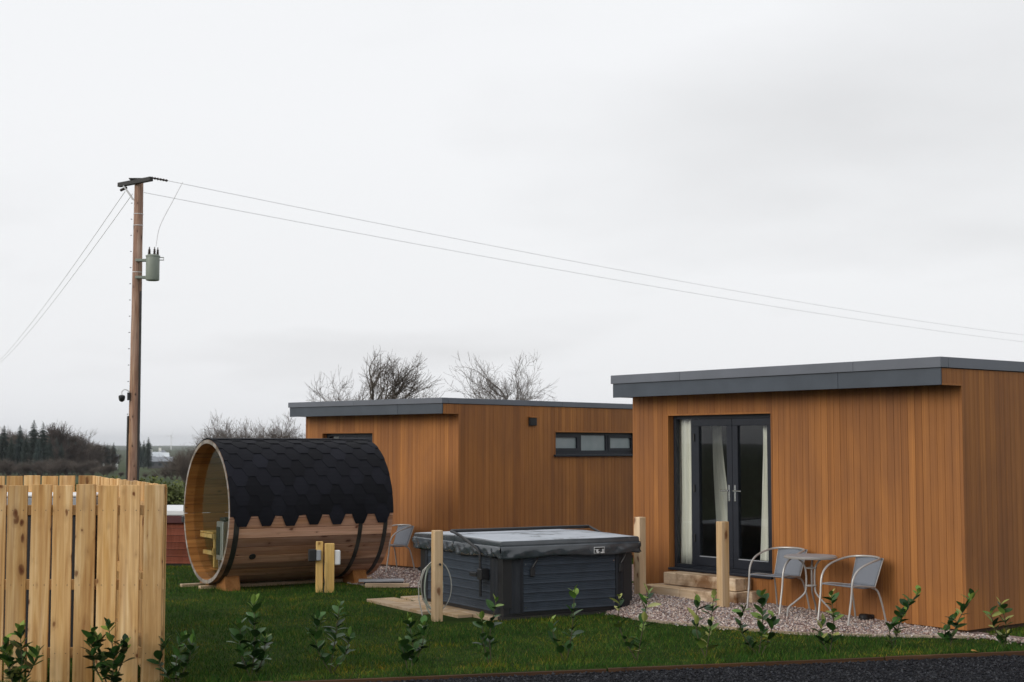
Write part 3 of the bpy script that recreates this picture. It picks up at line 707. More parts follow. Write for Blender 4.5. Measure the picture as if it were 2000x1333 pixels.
# cover: two tapered halves with a hanging skirt
def cover_half(y0, y1, hz0, hz1):
    mb = MB(); o = .035; n = 22; nr = 5
    x0, x1 = -o, TW + o
    ring = []
    def rnd(p, q, k): return [(p[0] + (q[0] - p[0]) * i / k, p[1] + (q[1] - p[1]) * i / k) for i in range(k)]
    P = rnd((x0, y0), (x1, y0), 30) + rnd((x1, y0), (x1, y1), 18) + rnd((x1, y1), (x0, y1), 30) + rnd((x0, y1), (x0, y0), 18)
    def top(y): return hz0 + (hz1 - hz0) * (y - y0) / (y1 - y0)
    cx, cy = (x0 + x1) / 2, (y0 + y1) / 2
    rows = []
    for sc, dz in ((.5, .006), (.9, .0), (.985, -.004), (1.0, -.016), (1.004, -.06), (1.0, -.095)):
        rows.append([(cx + (x - cx) * sc, cy + (y - cy) * sc, top(y) + dz - .003 * (.5 + .5 * math.sin(x * 6 + y * 9))) for x, y in P])
    k = len(P); vs = [(cx, cy, top(cy) + .004)] + [p for r_ in rows for p in r_]
    fs = [(0, 1 + i, 1 + (i + 1) % k) for i in range(k)]
    for r_ in range(len(rows) - 1):
        for i in range(k): fs.append((1 + r_ * k + i, 1 + (r_ + 1) * k + i, 1 + (r_ + 1) * k + (i + 1) % k, 1 + r_ * k + (i + 1) % k))
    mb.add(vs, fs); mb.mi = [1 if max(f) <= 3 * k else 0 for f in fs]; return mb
tc_ = link('cover', None, tub)
HY = 1.17
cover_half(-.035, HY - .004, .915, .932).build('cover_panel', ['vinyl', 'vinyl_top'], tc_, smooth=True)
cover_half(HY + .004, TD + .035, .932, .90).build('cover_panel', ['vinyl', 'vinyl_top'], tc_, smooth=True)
def skirt(P, zt0, zb0, nx=40):
    mb = MB(); nz_ = 6; pts = []
    g = np.random.default_rng(11); ph = g.uniform(0, 6, 6)
    (xa, ya), (xb, yb) = P; L_ = math.hypot(xb - xa, yb - ya); nx_, ny_ = (yb - ya) / L_, -(xb - xa) / L_
    for j in range(nz_ + 1):
        f = j / nz_
        for i in range(nx + 1):
            q = i / nx; s_ = q * L_; edge = min(q, 1 - q) * L_
            am = (.006 + .016 * math.exp(-edge / .3)) * f
            d_ = .010 + am * (math.sin(s_ * 16 + f * 5 + ph[0]) + .6 * math.sin(s_ * 37 - f * 7 + ph[1])) + .012 * math.sin(f * 3.1)
            zz2 = zt0 + (zb0 - zt0) * f + f * (.012 * math.sin(s_ * 5 + ph[2]))
            mb.v.append((xa + (xb - xa) * q + nx_ * d_, ya + (yb - ya) * q + ny_ * d_, zz2))
    for j in range(nz_):
        for i in range(nx): mb.f.append((j * (nx + 1) + i, j * (nx + 1) + i + 1, (j + 1) * (nx + 1) + i + 1, (j + 1) * (nx + 1) + i)); mb.mi.append(0)
    return mb
o = .036
for P in (((-o - .012, -o), (TW + o + .012, -o)), ((-o, HY - .005), (-o, -o - .012)), ((-o, TD + o), (-o, HY + .005)), ((TW + o, -o), (TW + o, TD + o)), ((TW + o, TD + o), (-o, TD + o))):
    sk = skirt(P, .845, .705).build('skirt', 'vinyl', tc_, smooth=True); sk.modifiers.new('t', 'SOLIDIFY').thickness = .006
# warning label on the front skirt
lb = box('warning_label', tc_, 'white', 1.28, 1.44, -.068, -.066, .722, .80)
lm = MB().box(1.287, 1.433, -.0705, -.069, .773, .793)
lm.box(1.287, 1.31, -.0705, -.069, .728, .765).box(1.345, 1.372, -.0705, -.069, .745, .768).box(1.352, 1.38, -.0705, -.069, .728, .738).box(1.425, 1.433, -.0705, -.069, .728, .768).box(1.313, 1.32, -.0705, -.069, .728, .74)
lm.build('label_print', 'black', tc_)
for xx in (.42, 1.72):
    s_ = MB().tube([(xx + .05, -.05, .72), (xx + .045, -.04, .66), (xx, -.02, .58)], .012, 5).build('strap', 'black', tc_)
    MB().box(xx - .03, xx + .03, -.03, .0, .47, .58, .008).build('strap_clip', 'black', tub)
lf_ = link('cover_lifter', None, tub)
MB().tube([(-.075, HY + .02, .975), (TW + .07, HY + .02, .975)], .022, 8).build('lifter_bar', 'black', lf_, smooth=True)
MB().tube([(-.075, HY + .02, .975), (-.08, .95, .94), (-.085, .48, .80), (-.085, .40, .74), (-.085, .385, .45), (-.085, .385, .22)], .017, 8).build('lifter_arm', 'black', lf_, smooth=True)
MB().tube([(TW + .075, HY + .02, .975), (TW + .085, .48, .80), (TW + .085, .385, .45)], .017, 8).build('lifter_arm', 'black', lf_, smooth=True)
MB().box(-.12, -.0, .31, .42, .43, .56, .01).build('lifter_bracket', 'black', lf_); MB().box(-.13, -.06, .42, .60, .46, .51, .008).build('lifter_bracket', 'black', lf_)
# base under it
t = thing('base_slab', (TUB[0], TUB[1], 0), TA, 'pale boarded base slab under the dark grey hot tub', 'slab')
for i in range(4):
    box('slab_board', t, 'deck', -.10 if i < 3 else .0, TW + .02, .35 + i * .62 - (.2 if i == 0 else 0), .35 + (i + 1) * .62 - .006, -.02, .042, .004)
MB().box(.02, TW - .02, .03, .14, -.02, .042).build('bearer', 'darkiron', t)
for i in range(2): box('slab_board', t, 'deck', -.52 + i * .21, -.52 + i * .21 + .205, 1.1 - i * .55, 2.8, -.02, .038, .004)

# ---------------------------------------------------------------- barrel sauna
BA = math.pi / 2 - 1.039; BR, BL, BZ = 1.064, 2.571, 1.134
bs_ = thing('barrel_sauna', (-4.559, 21.302, 0), BA, 'wooden barrel sauna with glass front and black shingled roof', 'sauna')
NS = 46; th = .055; hw = math.pi / NS - .0026
def arcpt(r, a): return (-math.sin(a) * r, math.cos(a) * r)
mb = MB()
P = [arcpt(BR, -hw + .004), arcpt(BR - .003, -hw), arcpt(BR - th, -hw), arcpt(BR - th, hw), arcpt(BR - .003, hw), arcpt(BR, hw - .004)]
mb.add([(x, *p) for x in (.0, BL) for p in P], [(i, (i + 1) % 6, 6 + (i + 1) % 6, 6 + i) for i in range(6)])
mb.mi = [0, 1, 1, 1, 0, 0]
mb.add([(0, *p) for p in P], [tuple(range(6))[::-1]], 2); mb.add([(BL, *p) for p in P], [tuple(range(6))], 2)
stave_me = mb.mesh('stave', ['stave', 'stave_in', 'rim'])
for k in range(NS): link('stave', stave_me, bs_, (0, 0, BZ), (2 * math.pi * (k + .5) / NS, 0, 0))
def arcstrip(x0, x1, r0, r1, a0, a1, n=40):
    mb = MB()
    for i in range(n + 1):
        a = a0 + (a1 - a0) * i / n
        for x, r in ((x0, r0), (x1, r0), (x1, r1), (x0, r1)): mb.v.append((x, *arcpt(r, a)))
    for i in range(n):
        for k in range(4): mb.f.append((i * 4 + k, i * 4 + (k + 1) % 4, i * 4 + 4 + (k + 1) % 4, i * 4 + 4 + k)[::-1]); mb.mi.append(0)
    for f in ((0, 1, 2, 3), tuple(n * 4 + k for k in (3, 2, 1, 0))): mb.f.append(f); mb.mi.append(0)
    return mb
arcstrip(.012, BL - .006, BR + .001, BR + .006, -R(92), R(92), 60).build('roof_felt', 'shingle', bs_, loc=(0, 0, BZ), smooth=True)
for x0, wd_ in ((.07, .08), (BL - .56, .065), (BL - .15, .065)):
    arcstrip(x0, x0 + wd_, BR + .001, BR + .0055, R(91), R(269), 50).build('band', 'band', bs_, loc=(0, 0, BZ), smooth=True)
# hexagonal shingles
SP = BL / 7; SD = .146
def shingle(half=0):
    mb = MB(); na = 6; e = SP / 2 - .002; b_ = SP * .19
    rows = []
    for s_, w_ in ((-2 * SD, e), (-1.5 * SD, e), (-SD * 1.02, e), (-SD, SP * .36), (-SD * .5, (SP * .36 + b_) / 2), (-SD * .08, b_ * 1.02), (0, b_ * .9)):
        r = BR + .0075 + .011 * (1 + s_ / (2 * SD))
        xl, xr = (-w_, w_)
        if half == 1: xl = 0.0
        if half == -1: xr = 0.0
        rows.append([(xl, *arcpt(r, s_ / BR)), (xr, *arcpt(r, s_ / BR)), (xr, *arcpt(r - .005, s_ / BR)), (xl, *arcpt(r - .005, s_ / BR))])
    mb.v = [p for q in rows for p in q]
    for i in range(na):
        for k in range(4): mb.f.append((i * 4 + k, i * 4 + 4 + k, i * 4 + 4 + (k + 1) % 4, i * 4 + (k + 1) % 4)[::-1]); mb.mi.append(0)
    mb.f.append((na * 4, na * 4 + 1, na * 4 + 2, na * 4 + 3)); mb.mi.append(0)
    return mb.mesh('shingle', 'shingle')
sh = {0: shingle(0), 1: shingle(1), -1: shingle(-1)}
for side in (0, 1):
    for r_ in range(13):
        a = R(100) - r_ * SD / BR
        if a < R(4): continue
        odd = r_ % 2
        for c in range(7 + odd):
            x = (c + .5) * SP if not odd else c * SP
            hf = 0 if not odd else (1 if c == 0 else (-1 if c == 7 else 0))
            j = random.uniform(-.008, .008)
            if side == 0: link('shingle', sh[hf], bs_, (x, 0, BZ), (a + j / BR, 0, 0))
            else: link('shingle', sh[hf], bs_, (BL - x, 0, BZ), (a + j / BR, 0, math.pi))
for c in range(7): arcstrip(c * SP + .004, (c + 1) * SP + .02, BR + .017, BR + .024, -R(9), R(9), 6).build('ridge_shingle', 'shingle', bs_, loc=(0, 0, BZ + .001 * (c % 2)))
def disc(name, x, r, mat, par, thick=.03, n=48):
    mb = MB(); mb.v = [(x + d_, r * math.cos(2 * math.pi * k / n), r * math.sin(2 * math.pi * k / n)) for d_ in (0, thick) for k in range(n)]
    mb.f = [tuple(range(n))[::-1], tuple(range(n, 2 * n))] + [(k, (k + 1) % n, n + (k + 1) % n, n + k) for k in range(n)]; mb.mi = [0] * len(mb.f)
    return mb.build(name, mat, par, loc=(0, 0, BZ))
gp = disc('glass_front', .14, BR - th - .002, 'glass', bs_, .008)
disc('end_wall', BL - .12, BR - th - .002, 'stave_in', bs_, .04)
# bench, floor slats and cradles
fl = link('floor', None, bs_)
for i in range(6): box('floor_slat', fl, 'stave_in', .2, BL - .15, -.44 + i * .147, -.305 + i * .147, .245, .268, .003)
bn = link('bench', None, bs_, (0, 0, 0))
for i in range(5): box('bench_slat', bn, 'postnew', .22, BL - .2, .30 + i * .125, .415 + i * .125, .775, .80, .003)
box('bench_rail', bn, 'postnew', .22, BL - .2, .29, .318, .70, .773, .003); box('bench_rail', bn, 'postnew', .22, BL - .2, .29, .318, .45, .56, .003)
for xx in (.25, 1.25, 2.2): box('bench_leg', bn, 'postnew', xx, xx + .06, .32, .38, .27, .77, .003)
for zz_ in (.71, .46): box('bench_rail', bn, 'postnew', .20, .235, .30, .85 - (.14 if zz_ < .6 else 0), zz_, zz_ + .06, .003)
bn = link('bench', None, bs_, (0, 0, 0))
for i in range(3): box('bench_slat', bn, 'postnew', .9, BL - .2, -.88 + i * .2, -.70 + i * .2, .775, .80, .003)
box('bench_rail', bn, 'postnew', .22, .9, -.62, -.59, .62, .70, .003); box('bench_leg', bn, 'postnew', .25, .31, -.66, -.60, .42, .77, .003)
for xx in (.12, BL - .42):
    for sg in (-1, 1):
        mb = MB(); n = 8; pr_ = [(.16, -.01), (.60, -.01), (.58, .08)] + [((BR + .004) * math.sin(R(30) - R(20) * i / n), BZ - (BR + .004) * math.cos(R(30) - R(20) * i / n)) for i in range(n + 1)]
        pr_ = [(sg * a, b) for a, b in pr_]
        if sg < 0: pr_ = pr_[::-1]
        k = len(pr_); mb.add([(x, a, b) for x in (xx, xx + .22) for a, b in pr_], [tuple(range(k))[::-1], tuple(range(k, 2 * k))] + [(i, (i + 1) % k, k + (i + 1) % k, k + i) for i in range(k)])
        mb.build('cradle', 'cradle', bs_)
box('skid', bs_, 'deck', -.1, BL + .1, -.12, -.02, -.01, .045, .004); box('skid', bs_, 'deck', -.25, BL + .05, .3, .4, -.01, .045, .004)
MB().box(-.02, .12, BR - .05, BR + .05, .92, 1.02, .01).build('door_catch', 'black', bs_)
MB().lathe([(.05, 0), (.05, .012)], 16).build('knot_plug', 'darkiron', bs_, loc=(.42, -math.sin(R(126)) * (BR + .0), BZ + math.cos(R(126)) * BR), rot=(R(126), 0, 0))
t = thing('sauna_heater', (-4.559 + .38 * math.cos(BA) - .10 * math.sin(BA), 21.302 + .38 * math.sin(BA) + .10 * math.cos(BA), .272), BA, 'pale steel sauna heater behind the glass of the barrel', 'heater')
MB().box(-.13, .17, -.14, .14, .12, .70, .01).build('casing', 'steel', t); MB().box(-.10, .14, -.11, .11, .702, .76, .02).build('stones', 'black', t)
MB().box(-.136, -.131, -.03, .13, .2, .62).build('front_grille', 'black', t)
for a in (-.1, .11):
    for b_ in (-.1, .1): MB().box(a, a + .03, b_ - .015, b_ + .015, 0, .12).build('leg', 'steel', t)
# step slab and timber by the sauna's rear end
t = thing('step_slab', (-1.98, 21.75, .012), R(6), 'flat grey paving slab with dark edge beside the barrel sauna', 'slab')
MB().box(-.34, .34, -.14, .14, .05, .075, .004).build('slab_top', 'concrete', t); MB().box(-.26, .33, -.13, .13, 0, .049).build('slab_base', 'black', t)
box('timber_offcut', None, 'deck', -.33, .33, -.05, .05, -.03, .03, .004, label='pale timber offcut lying on the grass by the paving slab', cat='timber').location = (-1.86, 21.42, .03)

# ---------------------------------------------------------------- reddish hot tub behind the fence
t = hot_tub((-7.35, 25.3, 0), R(-6), 2.05, 2.0, .80, ('redtub', 'redtub', 'maroon'), 'reddish brown hot tub with white top between fence and barrel sauna', lifter=False)
MB().box(-.04, 2.09, -.04, 2.04, .74, .88, .02).build('cover_skirt', 'maroon', t); MB().box(-.04, 2.09, -.04, 2.04, .881, .985, .02).build('cover', 'white', t)

# ---------------------------------------------------------------- bistro chairs and table
def arc(pts, n=5):
    """Catmull-Rom through pts"""
    P = [Vector(p) for p in pts]; P = [P[0] * 2 - P[1]] + P + [P[-1] * 2 - P[-2]]; out = []
    for i in range(1, len(P) - 2):
        for k in range(n):
            t_ = k / n; a, b, c, d_ = P[i - 1:i + 3]
            out.append(.5 * ((2 * b) + (c - a) * t_ + (2 * a - 5 * b + 4 * c - d_) * t_ ** 2 + (3 * b - a - 3 * c + d_) * t_ ** 3))
    return out + [P[-2]]
def make_chair(loc, rz, label):
    """front faces local -x"""
    t = thing('garden_chair', loc, rz, label, 'chair', 'grey woven bistro chairs')
    arm = arc([(-.30, .25, 0), (-.25, .255, .30), (-.22, .26, .52), (-.12, .265, .635), (.06, .265, .70), (.24, .22, .735), (.315, .0, .745), (.24, -.22, .735), (.06, -.265, .70), (-.12, -.265, .635), (-.22, -.26, .52), (-.25, -.255, .30), (-.30, -.25, 0)], 5)
    MB().tube(arm, .0125, 8).build('arm_frame', 'tube', t, smooth=True)
    MB().tube(arc([(-.235, .245, .43), (-.1, .235, .435), (.16, .21, .405), (.2, 0, .40), (.16, -.21, .405), (-.1, -.235, .435), (-.235, -.245, .43)], 4), .011, 7).build('seat_frame', 'tube', t, smooth=True)
    for s_ in (-1, 1):
        MB().tube(arc([(.12, s_ * .20, .405), (.20, s_ * .215, .36), (.25, s_ * .235, .2), (.29, s_ * .25, 0)], 4), .0115, 7).build('leg', 'tube', t, smooth=True)
    mb = MB(); nu = 10
    for i in range(nu + 1):
        q = i / nu; x_ = -.235 + .42 * q
        for s_ in (-1, 1): mb.v.append((x_, s_ * (.235 - .05 * q * q), .44 - .03 * math.sin(q * 2.6)))
    for i in range(nu): mb.f.append((2 * i, 2 * i + 2, 2 * i + 3, 2 * i + 1)); mb.mi.append(0)
    mb.build('seat', 'weave', t).modifiers.new('t', 'SOLIDIFY').thickness = .012
    mb = MB(); nv_ = 8; nu = 10
    for j in range(nv_ + 1):
        f = j / nv_
        for i in range(nu + 1):
            a = -1 + 2 * i / nu
            mb.v.append((.175 + .12 * f + (.03 * f + .0) * (1 - a * a) - .0 * f, a * (.19 + .025 * f), .41 + .325 * f))
    for j in range(nv_):
        for i in range(nu): mb.f.append((j * (nu + 1) + i, j * (nu + 1) + i + 1, (j + 1) * (nu + 1) + i + 1, (j + 1) * (nu + 1) + i)); mb.mi.append(0)
    mb.build('backrest', 'weave', t, smooth=True).modifiers.new('t', 'SOLIDIFY').thickness = .012
    for s_ in (-1, 1): MB().tube([(.175, s_ * .195, .405), (.295, s_ * .22, .735)], .007, 6).build('back_rail', 'tube', t, smooth=True)
    return t
gzf = lambda u, v: float(gravel_z(np.array(u), np.array(v)))
for u, v, da, lab in ((-.43, 2.37, R(3), 'grey woven bistro chair left of the round table, beside the doors'), (-.44, 1.24, R(-8), 'grey woven bistro chair right of the round table, against the cladding')):
    make_chair((*toW(u, v, C2, A2), gzf(u, v) + .012), A2 + da, lab)
make_chair((*toW(-.5, 1.08, C1, A1), .024), A1 + R(-6), 'grey bistro chair at the far cabin behind the barrel sauna')
u, v = -.46, 1.83
t = thing('bistro_table', (*toW(u, v, C2, A2), gzf(u, v) + .010), A2 + R(20), 'round bistro table with bent tube legs between the two chairs', 'table')
MB().lathe([(.27, .685), (.31, .687), (.315, .695), (.315, .708), (.305, .714)], 40).build('table_top', 'tube', t, smooth=True)
MB().lathe([(.296, .7145), (.296, .7185)], 40).build('table_glass', 'greyplastic', t)
for k in range(3):
    a = R(120 * k + 10); c_, s_ = math.cos(a), math.sin(a)
    MB().tube(arc([(c_ * r, s_ * r, z) for r, z in ((.16, .685), (.09, .62), (.06, .52), (.06, .34), (.09, .26), (.20, .17), (.285, .10), (.30, 0))], 4), .0115, 7).build('leg', 'tube', t, smooth=True)
for z in (.57, .36): MB().tube([(.064 * math.cos(2 * math.pi * k / 16), .064 * math.sin(2 * math.pi * k / 16), z) for k in range(16)], .008, 6, closed=True).build('ring', 'tube', t, smooth=True)
def spot(loc, rz, label):
    t = thing('ground_light', loc, rz, label, 'light', 'black ground lights')
    MB().lathe([(.05, 0), (.062, .01), (.062, .05), (.05, .06)], 14).build('lamp_body', 'black', t, smooth=True); MB().box(.04, .13, -.03, .03, .005, .05, .008).build('junction', 'black', t)
spot((*toW(-.12, 1.32, C2, A2), gzf(-.12, 1.32) + .01), .4, 'small black ground light on gravel behind the right chair')
spot((*toW(-.15, .72, C1, A1), .02), .4, 'small black ground light on gravel by the far cabin')

# ---------------------------------------------------------------- fence enclosure
def fence(p0, p1, h, n, label, bw=.178, rails=(.27, .87, 1.53), face=-1, zs=None):
    L_ = math.hypot(p1[0] - p0[0], p1[1] - p0[1]); an = math.atan2(p1[1] - p0[1], p1[0] - p0[0])
    t = thing('fence_panel', (p0[0], p0[1], 0), an, label, 'fence', 'pine fence panels')
    pit = L_ / n
    for i in range(n):
        w_ = bw * random.uniform(.97, 1.03); x = (i + .5) * pit + random.uniform(-.004, .004); hh = h + random.uniform(-.006, .006)
        MB().box(-w_ / 2, w_ / 2, -.011, .011, -.03, hh, .003).build('board', 'fence', t, loc=(x, face * .014, 0), rot=(0, random.uniform(-.005, .005), random.uniform(-.03, .03)))
        for z in rails:
            nl = MB()
            for dx_ in (-.045, .05): nl.lathe([(.004, -.0015), (.004, .0015)], 6, (dx_, 0, 0))
            if face < 0: nl.build('nails', 'darkiron', t, loc=(x, -.0255, z), rot=(R(90), 0, 0))
    for z in rails: box('rail', t, 'fence', .01, L_ - .01, 0.001 if face < 0 else -.05, .05 if face < 0 else -.001, z - .045, z + .045, .003)
    return t
FZ = 1.755
FB, FC_ = (-3.10, 12.79), (-4.88, 16.6)
f1 = fence((-5.31, 12.79), FB, FZ, 11, 'near pine fence panel of upright boards behind the first laurels', bw=.173)
t = f1
box('corner_post', f1, 'fence', 2.10, 2.19, .055, .15, .0, FZ - .02, .004)
fence((FB[0] - .02, FB[1] + .05), FC_, FZ, 21, 'receding side panel of the pine fence enclosure', bw=.16, face=-1)
fence((-7.15, 16.63), (FC_[0] + .02, 16.63), FZ, 11, 'back panel of the pine fence enclosure', bw=.185, face=1)
t = thing('storage_tank', (-5.1, 15.1, 0), 0, 'black storage tank with grey lid inside the fence enclosure', 'tank')
MB().box(-1.3, .72, -.3, .3, .0, 1.40, .03).build('tank_body', 'black', t); MB().box(-1.33, .75, -.33, .33, 1.401, 1.575, .02).build('lid', 'greyplastic', t); MB().box(-1.335, .755, -.335, .335, 1.576, 1.605, .01).build('lid_top', 'white', t)

# ---------------------------------------------------------------- utility pole
PX, PY = -8.75, 33.0
up = thing('utility_pole', (PX, PY, -.1), 0, 'tall weathered wooden utility pole behind the fence', 'pole')
mb = MB(); k = 16; mb.tube([(.0 + .0 * i, 0, 8.4 * i / k) for i in range(k + 1)], [.138 - .036 * i / k + .002 * math.sin(i * 2.3) for i in range(k + 1)], 20); mb.build('shaft', 'polewood', up, smooth=True)
MB().box(-.62, .62, -.05, .05, 8.31, 8.41, .006).build('crossarm', 'darkiron', up, rot=(0, 0, R(-39)), loc=(-.06, -.12, 0))
MB().box(-.2, .1, -.16, .16, 8.42, 8.45, .004).build('cap_plate', 'darkiron', up)
for s_ in (-1, 1): MB().tube([(-.35, s_ * .06, 8.28), (-.12, s_ * .08, 7.95)], .014, 5).build('brace', 'wire', up)
def insul(parent, p, d_, n=6, r=.035):
    d_ = Vector(d_).normalized(); pts = []; rad = []
    for i in range(n * 2 + 1): pts.append(Vector(p) + d_ * (.035 * i)); rad.append(r if i % 2 else .015)
    return MB().tube(pts, rad, 10).build('insulator', 'ceramic', parent)
insul(up, (.40, -.5, 8.39), (.8, .6, -.06)); insul(up, (-.3, .05, 8.26), (-.6, .75, -.05), 5)
for zz_ in [1.8 + .38 * i for i in range(17)]:
    MB().tube([(-.10 - .04, 0, zz_), (-.175, -.01, zz_)], .009, 5).build('step_bolt', 'darkiron', up)
MB().tube([(.125, -.06, 0), (.12, -.06, 3), (.105, -.06, 5.8)], .03, 7).build('cable_guard', 'darkiron', up, smooth=True)
MB().tube([(-.135, -.06, 0), (-.13, -.06, 2.9)], .026, 7).build('cable_guard', 'darkiron', up, smooth=True)
for z in (6.25, 7.35, 7.62): MB().tube([(.112 * math.cos(2 * math.pi * q / 14), .112 * math.sin(2 * math.pi * q / 14), z) for q in range(14)], .008, 5, closed=True).build('strap', 'wire', up)
t = thing('transformer', (PX + .43, PY - .28, 5.93), 0, 'grey green cylindrical transformer hanging on the utility pole', 'transformer')
MB().lathe([(.13, -.01), (.15, 0), (.155, .01), (.155, .54), (.165, .55), (.165, .575), (.10, .60)], 24).build('tank', 'transformer', t, smooth=True)
MB().box(-.42, -.13, .05, .18, .05, .11, .006).build('bracket', 'transformer', t); MB().box(-.42, -.13, .05, .18, .45, .51, .006).build('bracket', 'transformer', t)
MB().tube([(.15, 0, .47), (.25, 0, .47), (.25, 0, .53), (.15, 0, .53)], .012, 5).build('lifting_lug', 'transformer', t)
for x, y in ((-.07, -.05), (.05, -.06), (-.1, .05), (.1, .04)):
    MB().lathe([(.035, .57), (.02, .60), (.036, .62), (.018, .64), (.034, .66), (.018, .68), (.03, .70), (.012, .73), (.012, .77)], 12, (x, y, 0)).build('bushing', 'ceramic', t, smooth=True)
t = thing('security_camera', (PX - .13, PY - .15, 3.28), 0, 'small black dome security camera on the utility pole', 'camera')
MB().lathe([(.02, -.16), (.06, -.13), (.075, -.07), (.075, -.02), (.04, 0)], 14, (-.13, 0, 0)).build('dome', 'black', t, smooth=True)
MB().tube(arc([(-.13, 0, 0), (-.13, 0, .08), (-.06, 0, .13), (.03, .05, .08)], 4), .014, 6).build('arm', 'white', t, smooth=True); MB().box(-.01, .05, .0, .06, -.12, .06, .006).build('mount', 'black', t)
def wire(p0, p1, sag, name, label, r=.011, n=40, ext=1.0):
    p0, p1 = Vector(p0), Vector(p1); pts = []
    for i in range(n + 1):
        q = i / n * ext; p = p0 + (p1 - p0) * q; p.z -= sag * 4 * q * (1 - q); pts.append(p)
    return MB().tube(pts, r, 5).build(name, 'wire', None, smooth=True, label=label, cat='wire', group='overhead wires on the pole')
wire((PX + .735, PY - .25, 8.265), (27.8, 77, 8.12), .30, 'overhead_wire', 'upper overhead wire running right from the pole top', ext=1.12, r=.0062)
wire((PX + .12, PY - .02, 8.03), (27.8, 77, 7.75), .28, 'overhead_wire', 'lower overhead wire running right from the pole', ext=1.12, r=.0062)
wire((PX - .42, PY + .35, 8.12), (-34.26, 95, 7.85), .25, 'overhead_wire', 'outer overhead wire running left from the crossarm', ext=1.1, r=.0075)
wire((PX - .18, PY + .12, 8.02), (-34.1, 95, 7.80), .27, 'overhead_wire', 'inner overhead wire running left from the pole', ext=1.1, r=.0075)
MB().tube(arc([(PX + 1.05, PY - .1, 8.26), (PX + .85, PY - .2, 7.8), (PX + .58, PY - .27, 7.2), (PX + .5, PY - .3, 6.72)], 6), .008, 5).build('jumper_wire', 'wire', None, smooth=True, label='thin wire dropping from the upper line to the transformer', cat='wire')

# ---------------------------------------------------------------- laurels
LEAF = {}
def leaf_mesh(mat, var):
    if (mat, var) in LEAF: return LEAF[mat, var]
    mb = MB(); n = 5; fold = (.25, .4, .1)[var]; curl = (.25, -.1, .5)[var]; wd_ = (.30, .26, .34)[var]
    for i in range(n + 1):
        q = i / n; w_ = wd_ * math.sin(math.pi * (q * .93 + .035)) ** .8; z = -curl * q * q * .5
        mb.v += [(q, -w_, z + fold * w_), (q, 0, z), (q, w_, z + fold * w_)]
    for i in range(n):
        for k in (0, 1): mb.f.append((i * 3 + k, i * 3 + 3 + k, i * 3 + 4 + k, i * 3 + 1 + k)); mb.mi.append(0)
    LEAF[mat, var] = mb.mesh('leaf', mat, True); return LEAF[mat, var]
def laurel(x, y, h, lean, nst, seed, label, light=.15, yel=0., dens=1.0):
    g = random.Random(seed); t = thing('laurel_plant', (x, y, 0), 0, label, 'plant', 'young laurels along the lawn edge')
    for s_ in range(nst):
        hh = h * (1 if s_ == 0 else g.uniform(.55, .95)); a = (g.uniform(-.9, .9) + (math.pi if s_ % 2 else 0)); spr = .03 if s_ == 0 else g.uniform(.08, .20)
        ln_ = lean + g.uniform(-.12, .12); top = Vector((math.cos(a) * spr + ln_ * hh, math.sin(a) * spr, hh - .05))
        mid = Vector((math.cos(a) * spr * .8 + ln_ * hh * .2 + g.uniform(-.03, .03), math.sin(a) * spr * .6, hh * .45))
        pts = arc([(g.uniform(-.015, .015), g.uniform(-.015, .015), -.02), mid, top], 6)
        MB().tube(pts, [.007 - .004 * i / len(pts) for i in range(len(pts))], 5).build('stem', 'stem', t, smooth=True)
        nl = max(4, int(hh / .0205 * dens)); ph = g.uniform(0, 6)
        for i in range(nl):
            q = .16 + .84 * (i / (nl - 1)); k = q * (len(pts) - 1); i0 = min(int(k), len(pts) - 2); p = pts[i0].lerp(pts[i0 + 1], k - i0)
            if q < .9 and math.sin(i * .75 + ph * 3) > .45: continue
            az = ph + i * 2.4 + g.uniform(-.7, .7); up_ = g.uniform(.25, 1.1) + (.4 if q > .93 else 0)
            L_ = g.uniform(.075, .15) * (1 if q < .9 else .72)
            r = g.random(); mat = 'leafnew' if (q > .9 and r < .75) or r < light * .5 else 'leaf'
            if g.random() < yel: mat = 'leafyel'
            o_ = link('leaf', leaf_mesh(mat, g.randrange(3)), t, p)
            o_.rotation_euler = (g.uniform(-.5, .5), -up_, az); o_.scale = (L_, L_, L_)
spec = [(-4.27, 12.46, .57, 0, 4, .5, .05, 'leafy laurel at the left picture edge before the fence'), (-3.50, 12.52, .59, 0, 4, .2, 0, 'dense laurel standing before the middle of the fence'),
        (-2.96, 12.70, .48, .05, 3, .2, 0, 'low laurel at the right end of the fence'), (-2.37, 13.1, .72, 0, 3, .02, 0, 'tall dark laurel first to the right of the fence'),
        (-1.69, 13.4, .67, 0, 3, .02, 0, 'dark laurel below the barrel sauna socket post'), (-.96, 13.55, .52, -.05, 3, .02, 0, 'short dark laurel left of the hose post'),
        (-.21, 13.8, .66, -.05, 2, .2, 0, 'thin laurel before the ribbed corner of the hot tub'), (.53, 14.12, .73, .06, 2, .2, 0, 'thin laurel before the front face of the hot tub'),
        (1.23, 14.19, .71, .05, 2, .3, .3, 'yellowish laurel right of the hot tub'), (1.93, 14.29, .66, .08, 2, .2, .3, 'sparse pale laurel before the timber steps'),
        (2.49, 14.53, .64, .05, 3, .1, .02, 'bushy laurel before the left chair'), (3.24, 14.71, .64, .08, 2, .3, .3, 'yellow spotted laurel before the right chair'),
        (3.97, 15.0, .64, .35, 2, .08, 0, 'dark laurel leaning right beside the right chair'), (4.58, 15.05, .6, .3, 2, .15, .05, 'slim laurel at the corner of the right cabin'),
        (5.12, 14.97, .52, -.03, 2, .2, .3, 'small yellowish laurel at the right picture edge')]
for i, (x, y, h_, lean, nst, li, ye, lab) in enumerate(spec): laurel(x, y, h_, lean, nst, 100 + i, lab, li, ye, .75 if 6 <= i <= 9 else (1.25 if i < 5 else 1))
